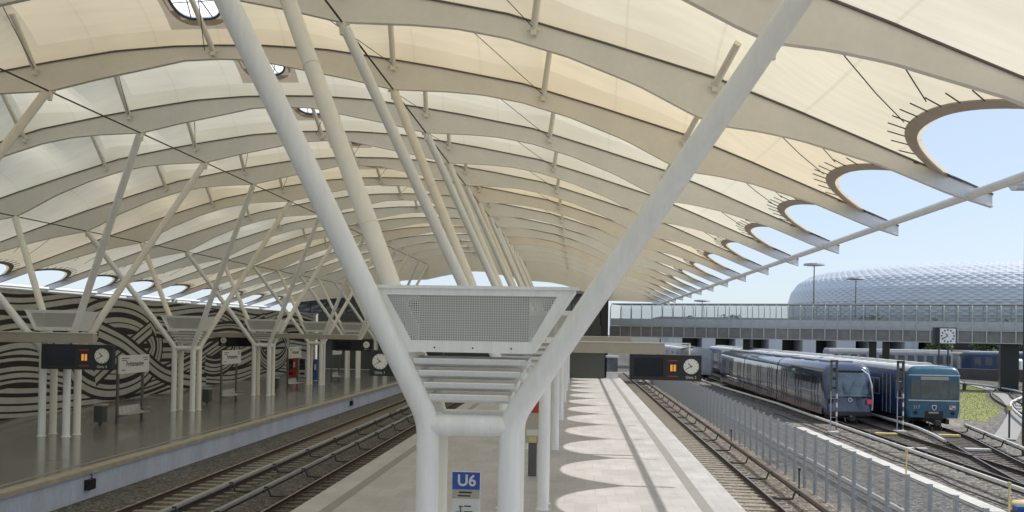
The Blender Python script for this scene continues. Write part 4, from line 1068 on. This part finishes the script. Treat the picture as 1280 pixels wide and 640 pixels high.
def old_train(xc, yf, zr, cars, label, L=18., front=True, mats=('ablue', 'ablued', 'aroof')):
    o = thing('subway_train', label, 'train', (xc, yf, zr), 0, 'trains parked in the yard'); W = 1.45; z0 = zr+.62; z1 = zr+3.52
    for c in range(cars):
        ya = yf+c*(L+.5)
        secs = [(ya, body_sec(W*.93, z0+.03, z1-.22, 1, .34, .0)), (ya+.07, body_sec(W*.975, z0, z1-.10, 1, .38, .0)), (ya+.22, body_sec(W, z0, z1, 1, .42, .0)), (ya+L-.1, body_sec(W, z0, z1, 1, .42, .0)), (ya+L, body_sec(W*.95, z0, z1-.1, 1, .38, .0))]
        b = loft(secs); b.v = [(v[0]+xc, v[1], v[2]) for v in b.v]
        for i, f_ in enumerate(b.f):
            zz = sum(b.v[k][2] for k in f_)/len(f_); yy = sum(b.v[k][1] for k in f_)/len(f_)
            b.m[i] = 2 if (zz > z1-.34 and yy > ya+.3) else (1 if (yy > ya+.3 or not front) else 0)
        cb = b.build('car_body', list(mats), o, smooth=True)
        for s in (-1, 1):
            # windows and doors
            for k in range(3):
                yc = ya+3.2+k*5.6
                d = MB(); d.box(xc+s*(W+.002), xc+s*(W+.02), yc-.66, yc+.66, z0+.05, zr+2.95); dd = d.build('door', 'ablued', cb)
                d = MB()
                for e in (-.34, .34): d.box(xc+s*(W+.021), xc+s*(W+.03), yc+e-.24, yc+e+.24, zr+1.65, zr+2.75)
                d.build('door_panes', 'awin', dd)
                d = MB(); d.box(xc+s*(W+.021), xc+s*(W+.035), yc-.02, yc+.02, z0+.05, zr+2.9)
                for e in (-.66, .66): d.box(xc+s*(W+.021), xc+s*(W+.035), yc+e-.02, yc+e+.02, z0+.05, zr+2.95)
                d.build('door_trim', 'astrip', dd)
            for yc in [ya+1.25]+[ya+3.2+5.6*k+dq for k in range(3) for dq in (1.75, 2.8, 3.85)]:
                if yc > ya+L-.7: continue
                d = MB(); d.box(xc+s*(W+.001), xc+s*(W+.012), yc-.48, yc+.48, zr+1.62, zr+2.62); wn = d.build('window', 'astrip', cb)
                d = MB(); d.box(xc+s*(W+.013), xc+s*(W+.016), yc-.43, yc+.43, zr+1.67, zr+2.57); d.build('pane', 'awin', wn)
        for k in range(9):
            r = MB(); yy = ya+1.5+k*1.85; r.prism([(xc-.55, z1+.02), (xc-.4, z1+.16), (xc+.4, z1+.16), (xc+.55, z1+.02)], 'y', yy, yy+.9)
            r.build('roof_vent', 'aroof', cb)
        ub = MB(); ub.box(xc-1.25, xc+1.25, ya+4.6, ya+L-4.4, zr+.25, z0-.003); ub.box(xc-.5, xc+.5, ya+.3, ya+L-.2, zr+.4, z0-.003); ub.build('underframe', 'skirt', cb)
        bogies(cb, xc, ya+2.4, zr); bogies(cb, xc, ya+L-2.4, zr)
    if front:
        y = yf-.004
        q = MB(); q.rbox(xc-1.30, xc+1.30, y-.03, y+.03, zr+1.66, zr+2.98, .02); ff = q.build('windscreen_frame', 'ablue', o)
        for xa, xb in ((-1.24, -1.0), (-.96, -.12-.02), (-.10, .94), (1.0, 1.24)):
            pass
        for xa, xb in ((-1.27, -.80), (-.76, .76), (.80, 1.27)):
            q = MB(); q.box(xc+xa, xc+xb, y-.042, y-.0305, zr+1.70, zr+2.72); q.build('pane', 'awin', ff)
        q = MB(); q.box(xc-.75, xc+.75, y-.045, y-.0305, zr+2.76, zr+2.94); q.build('destination_panel', 'beam', ff)
        q = MB(); q.box(xc-1.38, xc+1.38, y-.02, y+.06, zr+1.58, zr+1.64); q.box(xc-1.38, xc+1.38, y-.02, y+.06, zr+3.0, zr+3.05); q.build('front_trim', 'astrip', o)
        # seat and desk glimpsed behind the windscreen are read as pale shapes on the pane
        q = MB(); q.box(xc-.48, xc+.48, y-.02, y+.01, z0-.02, z0+.40); q.build('painted_recess_shade', 'black', o)  # flat black plate painting the shade of the recess around the coupler
        q = MB(); q.box(xc-.3, xc+.25, y-.03, y-.021, z0+.27, z0+.36); q.build('warning_plate', 'beam', o)
        q = MB(); q.prism([(xc-.13, zr+1.36), (xc+.13, zr+1.36), (xc+.12, zr+1.16), (xc, zr+1.04), (xc-.12, zr+1.16)], 'y', y-.03, y+.0); q.build('coat_of_arms', 'astrip', o)
        q = MB(); q.prism([(xc-.08, zr+1.31), (xc+.08, zr+1.31), (xc+.07, zr+1.18), (xc, zr+1.10), (xc-.07, zr+1.18)], 'y', y-.036, y-.031); q.build('arms_field', 'ink', o)
        text('car_number', '317', .26, 'tsilver', o, (-.95, -.02, 1.22), (R(90), 0, 0))
        q = MB(); q.box(xc+.82, xc+1.14, y-.03, y, zr+1.12, zr+1.34, 0)
        q.box(xc+.84, xc+.97, y-.034, y-.0305, zr+1.24, zr+1.32, 1); q.box(xc+.98, xc+1.12, y-.034, y-.0305, zr+1.14, zr+1.22, 1); q.build('red_white_plate', ['sign', 'red'], o)
        for s in (-1, 1):
            q = MB(); q.disc((xc+s*1.0, y-.01, zr+.92), .10, 'y', -.03, 16); q.build('lamp', 'screen', o)
        q = MB(); q.tube([(xc+1.5, y+.1, zr+2.75), (xc+1.62, y+.0, zr+2.7), (xc+1.62, y, zr+2.4)], .02, 6); q.box(xc+1.52, xc+1.70, y-.02, y+.03, zr+2.2, zr+2.6); q.build('mirror', 'black', o)
        coupler(o, xc, y, zr+.40)
    return o
old_train(19.95, 49.6, -.3, 4, 'old blue train with pale ribbed roof and big framed windscreen')
old_train(13.6, 97, -.3, 2, 'grey train parked far off behind the navy train, beside the hanging clock board', front=False, mats=('troof', 'troof', 'aroof'))
def side_train(x0, x1, y, zr, label, mt, wh=False):
    """train standing across the view, far behind the footbridge"""
    o = thing('subway_train', label, 'train', (x0, y, zr), 0, 'trains standing far behind the footbridge')
    b = MB(); b.rbox(x0, x1, y-1.45, y+1.45, zr+.6, zr+3.35, .25); cb = b.build('car_body', mt, o)
    b = MB(); b.rbox(x0+.1, x1-.1, y-1.2, y+1.2, zr+3.3, zr+3.6, .1); b.build('roof', 'aroof', o)
    n = int((x1-x0)/1.3)
    for k in range(n):
        q = MB(); xx = x0+.5+k*(x1-x0-1)/max(1, n-1)*.98; q.box(xx-.02, xx+.85, y-1.47, y-1.452, zr+1.7, zr+2.8); q.build('window', 'awin', cb)
    if wh:
        q = MB(); q.box(x1-3.2, x1+.02, y-1.50, y-1.455, zr+3.0, zr+3.25); q.box(x1-.25, x1+.03, y-1.5, y-1.455, zr+1.2, zr+3.0); q.build('white_frame', 'sign', o)
    b = MB(); b.box(x0+.5, x1-.5, y-1.2, y+1.2, zr+.2, zr+.598); b.build('underframe', 'skirt', o)
side_train(35.5, 52.5, 126, -.4, 'grey carriage far behind the footbridge with a white-framed cab end', 'troof', True)
side_train(53.2, 66, 122, -.4, 'blue carriage far behind the footbridge, left of the yard clock', 'ablued')

# ------------------------------------------------------------------ yard furniture
def signal_mast(x, y, label):
    o = thing('signal_mast', label, 'signal mast', (x, y, -.4), 0, 'slender signal masts in front of the trains')
    b = MB(); b.tube([(x-.17, y, -.4), (x-.17, y, 3.4)], .03, 8); b.build('mast_tube', 'galv', o)
    b = MB(); z = -.4; k = 0
    while z < 3.3: b.tube([(x+.13, y, z), (x+.13, y, min(3.3, z+.24))], .042, 8, k % 2); z += .24; k += 1
    b.build('banded_tube', ['sign', 'post'], o)
    b = MB()
    for k in range(3): b.tube([(x-.17, y, .5+k*1.0), (x+.13, y, .5+k*1.0)], .015, 5)
    b.build('cross_tie', 'galv', o)
    b = MB(); b.rbox(x-.2, x-.13, y-.1, y+.1, 1.9, 3.5, .01); b.rbox(x+.07, x+.16, y-.1, y+.1, 1.9, 3.5, .01); b.rbox(x-.2, x+.16, y-.1, y+.1, 3.42, 3.55, .01)
    for k in range(3): b.box(x-.13, x+.07, y-.08, y+.08, 2.0+k*.5, 2.14+k*.5)
    hd = b.build('signal_head', 'post', o)
    for k in range(3):
        q = MB(); q.disc((x-.03, y-.102, 2.07+k*.5), .06, 'y', -.04, 12); q.build('lens', 'black', hd)
    b = MB(); b.box(x-.28, x+.28, y-.28, y+.28, -.42, -.25); b.build('footing', 'conc', o)
signal_mast(13.65, 46.7, 'slim signal mast in front of the navy train nose')
signal_mast(17.55, 48.0, 'slim signal mast between the navy train and the old blue train')
# yard clock
o = thing('yard_clock', 'square white-faced clock on two posts behind the old blue train', 'clock', (24.7, 60, -.4))
for xx in (24.4, 25.0):
    b = MB(); b.tube([(xx, 60, -.4), (xx, 60, 4.5)], .05, 10); b.build('post', 'dark', o)
b = MB(); b.rbox(24.05, 25.45, 59.75, 60.25, 4.42, 5.55, .03); b.build('housing', 'black', o)
b = MB(); b.box(24.35, 25.37, 59.735, 59.747, 4.48, 5.48); b.build('clock_dial', 'dial', o)
b = MB(); c0 = Vector((24.86, 59.73, 4.98))
for k in range(12):
    a = 2*math.pi*k/12; p = c0+Vector((math.sin(a)*.40, 0, math.cos(a)*.40)); b.box(p.x-.05, p.x+.05, 59.728, 59.733, p.z-.05, p.z+.05)
for a, l in ((2*math.pi*10.67/12, .22), (2*math.pi*40/60, .34)): b.tube([c0, c0+Vector((math.sin(a)*l, -.002, math.cos(a)*l))], .028, 5)
b.build('clock_hands', 'ink', o)
for (x, y, h, l) in ((12.3, 33.0, .95, 'yellow marker pole by the cable trough, upper one'), (12.75, 26.3, .95, 'yellow marker pole by the cable trough, lower right corner')):
    tag(MB().tube([(x, y, -.45), (x, y, -.45+h)], .03, 8).box(x-.045, x+.045, y-.03, y+.03, -.45+h, -.38+h).build('marker_pole', 'yellow'), l, 'marker pole', 'yellow marker poles')
o = thing('signal_post', 'dark post with a yellow head at the start of the curved path', 'post', (22.5, 46.5, -.4))
b = MB(); b.tube([(22.5, 46.5, -.4), (22.5, 46.5, 1.1)], .05, 8); b.build('shaft', 'dark', o)
b = MB(); b.rbox(22.4, 22.6, 46.4, 46.6, 1.102, 1.35, .02); b.build('head', 'yellow', o)
for x, y, l in ((16.3, 46.6, 'cream cover board between the rails in front of the navy train'), (19.5, 46.6, 'cream cover board between the rails in front of the old blue train'), (15.5, 40.6, 'cream cover board across the navy train track, nearer the camera'), (18.4, 40.9, 'long cream cover board where the blue train track curves')):
    b = MB(); b.rbox(x-.55, x+.55, y-.16, y+.16, -.36, -.24, .02); tag(b.build('cover_board', 'yellow' if y > 46 else 'conc'), l, 'cover board', 'cover boards between the yard rails')
o = thing('point_machine', 'yellow and blue point machine at the lower right corner of the yard', 'point machine', (13.6, 27.0, -.4), 0)
b = MB(); b.tube([(13.15, 27.0, -.22), (13.25, 27.0, -.22), (13.95, 27.1, -.22), (14.05, 27.1, -.22)], [.10, .16, .16, .10], 12); b.build('motor', 'yellow', o, smooth=True)
b = MB(); b.rbox(13.1, 13.9, 26.55, 26.85, -.41, -.18, .03); b.build('base_box', 'bluem', o)
for i_, (xx, lbl) in enumerate(((13.25, 'sagging black cable bundle along the pale trough'), (15.0, 'thin black cable lying beside the navy train track'))):
    q = random.Random(i_+4); P = []; yy = 12.
    while yy < 60: P.append((xx+q.gauss(0, .08), yy, -.36+q.uniform(0, .03))); yy += 1.3
    tag(MB().tube([tuple(v) for v in P], .028, 6).build('ground_cable', 'dark'), lbl, 'cable', 'cables lying on the yard ballast')
def lamp_post(x, y, zt, label, w_=1.5):
    o = thing('lamp_post', label, 'lamp post', (x, y, -.5), 0, 'tall lamp posts')
    b = MB(); b.tube([(x, y, -.5), (x, y, zt)], [.16, .09], 10); b.build('pole', 'post', o)
    b = MB(); b.tube([(x, y, zt), (x, y, zt+.12), (x, y, zt+.4)], [w_*.45, w_*.95, w_*.9], 16); b.build('lamp_head', 'galv', o)
lamp_post(40.2, 150, 16.9, 'tall lamp post rising in front of the arena, left one', 1.9)
lamp_post(62.9, 200, 17.9, 'tall lamp post in front of the arena, right one', 2.2)
lamp_post(28.5, 200, 12.4, 'distant lamp post whose flat head barely tops the footbridge', 2.0)
o = thing('lamp_post', 'dark lamp post with a flat pale cap at the right picture edge', 'lamp post', (19.85, 40, -.5), 0, 'tall lamp posts')
b = MB(); b.rbox(19.94, 20.16, 39.9, 40.1, -.45, 11.7, .02); b.build('pole', 'black', o)
b = MB(); b.rbox(19.35, 20.5, 39.6, 40.4, 11.70, 11.83, .03); b.add([(19.45, 39.7, 11.52), (20.4, 39.7, 11.52), (20.4, 40.3, 11.52), (19.45, 40.3, 11.52), (19.37, 39.62, 11.70), (20.48, 39.62, 11.70), (20.48, 40.38, 11.70), (19.37, 40.38, 11.70)], [(0, 1, 2, 3), (0, 1, 5, 4), (1, 2, 6, 5), (2, 3, 7, 6), (3, 0, 4, 7)]); b.build('lamp_head', 'parapet', o)

# retaining wall, hut, tank at far right
o = thing('retaining_wall', 'low dark brown retaining wall at the far right', 'wall', (52, 110, -.4))
b = MB(); b.add([(48.5, 118, -.5), (70, 92, -.5), (70, 92, 1.25), (48.5, 118, .95), (49, 118.6, -.5), (70.5, 92.6, -.5), (70.5, 92.6, 1.25), (49, 118.6, .95)], [(0, 1, 2, 3), (4, 5, 6, 7), (3, 2, 6, 7), (0, 3, 7, 4)]); b.build('wall_face', 'cbrown', o)
o = thing('site_hut', 'low grey site hut with white panels left of the bridge leg', 'hut', (55.5, 125, -.4))
b = MB(); b.rbox(53.3, 58.3, 124, 128, -.4, 2.6, .05); b.build('walls', 'wallw', o)
b = MB(); b.rbox(53.0, 58.6, 123.6, 128.4, 2.602, 2.85, .03); b.build('roof', 'slab', o)
b = MB(); b.box(54, 55.4, 123.98, 123.996, .6, 2.2); b.box(56.2, 57.8, 123.98, 123.996, -.3, 2.0); b.build('panels', 'parapet', o)
o = thing('water_tank', 'blue and white plastic tank on the retaining wall', 'tank', (51.9, 107, 1))
b = MB(); b.tube([(57.4, 108.5, 1.15), (57.4, 108.5, 2.2), (57.4, 108.5, 2.45)], [.75, .75, .45], 16); b.v = [(v[0]-2.6, v[1]+3.0, v[2]) for v in b.v]; b.build('tank_shell', 'tank', o, smooth=True)
b = MB(); b.rbox(54.9, 55.9, 110.9, 111.9, 1.15, 2.3, .05); b.build('blue_crate', 'tankb', o)

# ------------------------------------------------------------------ glass footbridge
BA = math.atan2(-13.4, 36.24)
br = thing('glass_footbridge', 'long glazed footbridge with dark deck crossing behind the parked trains', 'footbridge', (7.2, 100.6, 0), BA)
LX0, LX1, BW = -3.6, 76, 4.5; PITCH = 1.26
b = MB(); b.box(LX0, LX1, .0, BW, 4.45, 5.66); b.build('deck', 'deck', br, local=True)
b = MB(); b.box(LX0, LX1, -.10, -.003, 5.60, 5.70); b.box(LX0, LX1, -.08, -.003, 4.40, 4.48); b.box(LX0, LX1, BW+.003, BW+.08, 5.60, 5.70); b.build('edge_rail', 'mull', br, local=True)
b = MB(); b.rbox(LX0, LX1, .35, BW-.35, 8.22, 8.34, .02); b.build('roof_cap', 'mull', br, local=True)
def gl_strip(name, pts, mt):
    g = MB(); 
    for (y0_, z0_), (y1_, z1_) in zip(pts, pts[1:]): g.add([(LX0, y0_, z0_), (LX1, y0_, z0_), (LX1, y1_, z1_), (LX0, y1_, z1_)], [(0, 1, 2, 3)])
    return g.build(name, mt, br, local=True, smooth=True)
arc = [(.02, 5.7), (.02, 7.35), (.06, 7.7), (.2, 8.0), (.4, 8.2)]
gl_strip('glass_front', arc, 'gplate'); gl_strip('glass_back', [(BW-y, z) for y, z in arc], 'gplate')
b = MB(); b.box(LX0, LX1, .25, .29, 5.72, 6.55); b.box(LX0, LX1, BW-.29, BW-.25, 5.72, 6.55); b.build('parapet', 'parapet', br, local=True)
mm = MB()
mm.add([v for y, z in arc for v in ((-.05, y-.06, z), (.05, y-.06, z), (.05, y+.0-.005, z), (-.05, y+.0-.005, z))], [(4*i+a, 4*i+(a+1) % 4, 4*i+4+(a+1) % 4, 4*i+4+a) for i in range(4) for a in range(4)])
mm0 = mm.build('mullion', 'mull', br, local=True)
m2 = MB(); m2.add([v for y, z in arc for v in ((-.03, BW-y+.06, z), (.03, BW-y+.06, z), (.03, BW-y+.005, z), (-.03, BW-y+.005, z))], [(4*i+a, 4*i+(a+1) % 4, 4*i+4+(a+1) % 4, 4*i+4+a) for i in range(4) for a in range(4)])
m20 = m2.build('rear_mullion', 'mull', br, local=True)
fi = MB(); fi.box(-.055, .055, -.09, -.004, 4.48, 5.60); fi0 = fi.build('deck_fin', 'mull', br, local=True)
nM = int((LX1-LX0)/PITCH)
for k in range(nM+1):
    for a in (mm0, m20, fi0):
        if k == 0: a.location = (LX0, 0, 0); continue
        c = a.copy(); col.objects.link(c); c.parent = br; c.location = (LX0+k*PITCH, 0, 0)
for lx, ww in ((25.0, .35), (26.3, .35), (37.6, .8), (12, .4)):
    b = MB(); b.rbox(lx-ww, lx+ww, 1.2, 3.2, -.6, 4.448, .03); b.build('bridge_leg', 'black', br, local=True)

# depot behind the footbridge
dep = thing('train_depot', 'white-panelled depot with dark gate openings behind the footbridge', 'building', (35, 140, -.4))
Y = 142
b = MB(); b.box(14, 60, Y+.3, Y+14, 4.9, 7.4); b.build('upper_wall', 'wallw', dep)
b = MB(); b.box(13.5, 60.5, Y+.0, Y+14.4, 7.402, 7.7); b.build('roof', 'slab', dep)
for k in range(9):
    x = 15.0+k*5.35
    b = MB(); b.box(x, x+2.1 if k != 5 else x+3.0, Y, Y+14, -.45, 4.898); b.build('wall_pier', 'wallw', dep)
b = MB(); b.box(15, 60, Y+6, Y+6.3, -.45, 4.898); b.build('painted_gate_shade', 'black', dep)  # black sheet stands in for the shade inside the gate openings
for x, y, l in ((22.3, 118, 'blue container beside the depot, left of the clock board'), (44.5, 132, 'blue container before the depot wall in the middle')):
    o = thing('container', l, 'container', (x, y, -.4), 0, 'blue containers by the depot')
    b = MB(); b.rbox(x-.8, x+.8, y-.8, y+.8, -.4, 2.4, .04); b.build('shell', 'bluem', o)
    b = MB(); b.box(x-.7, x+.7, y-.83, y-.802, 0, 2.1); b.build('door', 'ablued', o)

# ------------------------------------------------------------------ arena
ar = thing('arena', 'huge rounded football arena clad in pale diamond cushions', 'stadium', (262, 545, 0))
A_, B_ = 129., 113.; NU, NV = 132, 17
def ar_pt(u, v, e=0.):
    """u around (turns), v 0..1 from foot to the inner roof rim"""
    a = 2*math.pi*u
    prof_ = [(0, .925, 4), (.12, .965, 9), (.28, .995, 17), (.45, 1.0, 25), (.62, .985, 32.5), (.76, .95, 38.5), (.88, .89, 43), (1.0, .80, 46)]
    for (v0, k0, z0_), (v1, k1, z1_) in zip(prof_, prof_[1:]):
        if v <= v1+1e-9:
            t = (v-v0)/(v1-v0); t2 = t
            k = k0+(k1-k0)*t2; z = z0_+(z1_-z0_)*t2; break
    return Vector(((A_*k+e)*math.cos(a), (B_*k+e)*math.sin(a), z+(e*.5 if v > .7 else 0)))
b = MB()
for j in range(NV*2):
    for i in range(NU):
        uo = (j % 2)*.5
        c = ar_pt((i+uo)/NU, min(1, (j+1)/(NV*2+1)), .36)
        l = ar_pt((i+uo-.5)/NU, (j+1)/(NV*2+1)); r = ar_pt((i+uo+.5)/NU, (j+1)/(NV*2+1))
        d_ = ar_pt((i+uo)/NU, j/(NV*2+1)); u_ = ar_pt((i+uo)/NU, (j+2)/(NV*2+1))
        b.add([l, d_, r, u_, c], [(0, 1, 4), (1, 2, 4), (2, 3, 4), (3, 0, 4)])
    
b.build('cushion_shell', 'etfe', ar, local=True)
b = MB(); b.tube([ar_pt(i/96, .13, .45) for i in range(97)], .55, 6, caps=False); b.build('painted_shadow_joint', 'post', ar, local=True)  # dark ring stands in for the shadow in the gap between cushion rows
b = MB(); ring_ = [(A_*.9*math.cos(2*math.pi*i/64), B_*.9*math.sin(2*math.pi*i/64)) for i in range(64)]
b.prism(ring_, 'z', 0, 5, 0); b.build('base_storey', 'dark', ar, local=True)

# ------------------------------------------------------------------ trees
def tree_mesh(h, rad, seed, leaves, lm):
    q = random.Random(seed); o = thing('tree', '', 'tree')
    b = MB(); b.tube([(0, 0, -.3), (q.uniform(-.1, .1), 0, h*.3), (q.uniform(-.3, .3), q.uniform(-.3, .3), h*.8)], [.28, .2, .05], 8)
    tips = []
    for k in range(9):
        a = k*2.4+q.uniform(-.3, .3); z = h*(.28+.06*k); l = rad*q.uniform(.6, .95)*(1-.05*k)
        e = Vector((math.cos(a)*l, math.sin(a)*l, z+l*.6)); b.tube([(0, 0, z), e*.5+Vector((0, 0, z*.5)), e], [.09, .06, .02], 5); tips.append(e)
    tips.append(Vector((0, 0, h*.88)))
    b.build('trunk', 'bark', o, local=True)
    c = MB(); cl_ = []
    for e in tips:
        for k in range(5): cl_.append((e+Vector((q.gauss(0, 1), q.gauss(0, 1), q.gauss(0, .8)))*rad*.28, rad*q.uniform(.16, .34)))
    for k in range(leaves):
        p, s = q.choice(cl_); d = Vector((q.gauss(0, 1), q.gauss(0, 1), q.gauss(0, 1))).normalized()
        ctr = p+d*s*q.uniform(.55, 1.05); t1 = d.orthogonal().normalized(); t1 = (t1+Vector((q.uniform(-.6, .6), q.uniform(-.6, .6), q.uniform(-.6, .6)))).normalized(); t2 = t1.cross(d).normalized()
        z = q.uniform(.14, .30); c.add([ctr-t1*z, ctr+t2*z*.6, ctr+t1*z, ctr-t2*z*.6], [(0, 1, 2, 3)])
    c.build('crown', lm, o, local=True); return o
protos = [tree_mesh(9, 3.4, 1, 2600, 'leaf'), tree_mesh(8, 3.0, 2, 2400, 'leaf2'), tree_mesh(11, 3.8, 5, 3000, 'leaf')]
spots = [(60, 131, .75, 0, 'dark tree just right of the site hut'), (66, 128, .8, 2, 'dark tree behind the bridge leg'), (72, 133, .8, 1, 'lighter tree at the right edge under the footbridge'), (57, 140, .7, 1, 'light tree behind the site hut'),
         (78, 128, .8, 0, 'dark tree partly cut by the right picture edge'), (101, 160, 1.5, 2, 'tall dark tree rising above the footbridge at the right edge'), (93, 168, 1.25, 0, 'tree below the arena behind the right end of the footbridge'),
         (84, 175, 1.1, 1, 'pale green tree seen through the footbridge glass at the right'), (74, 185, 1.0, 0, 'tree seen through the glass below the right lamp post'), (63, 190, .95, 2, 'tree seen through the glass between the two lamp posts'),
         (53, 195, 1.0, 1, 'tree seen through the glass left of the right lamp post'), (44, 190, .9, 0, 'tree seen through the glass at the left lamp post'), (33, 185, .9, 2, 'tree seen through the glass left of the left lamp post'), (20, 180, .95, 1, 'tree seen through the left end of the footbridge glass'),
         (26, 195, 1.0, 0, 'dark tree seen through the glass above the clock board'),
         (-44, 66, .76, 1, 'green tree peeking over the mural wall in the nearest roof opening'), (-52, 90, .84, 0, 'tree behind the mural wall in the second roof opening'), (-50, 112, .72, 2, 'tree behind the mural wall in the third roof opening'), (-62, 130, 1.1, 1, 'light tree behind the mural wall far along'), (-56, 76, .68, 2, 'dark tree behind the mural wall left of the nearest column')]
used = set()
for i, (x, y, s, k, l) in enumerate(spots):
    if k not in used: o = protos[k]; used.add(k)
    else: o = dup(protos[k], (x, y, 0))
    o.location = (x, y, -.5); o.scale = (s, s, s); o.rotation_euler = (0, 0, i*1.3); tag(o, l, 'tree', 'trees around the yard')
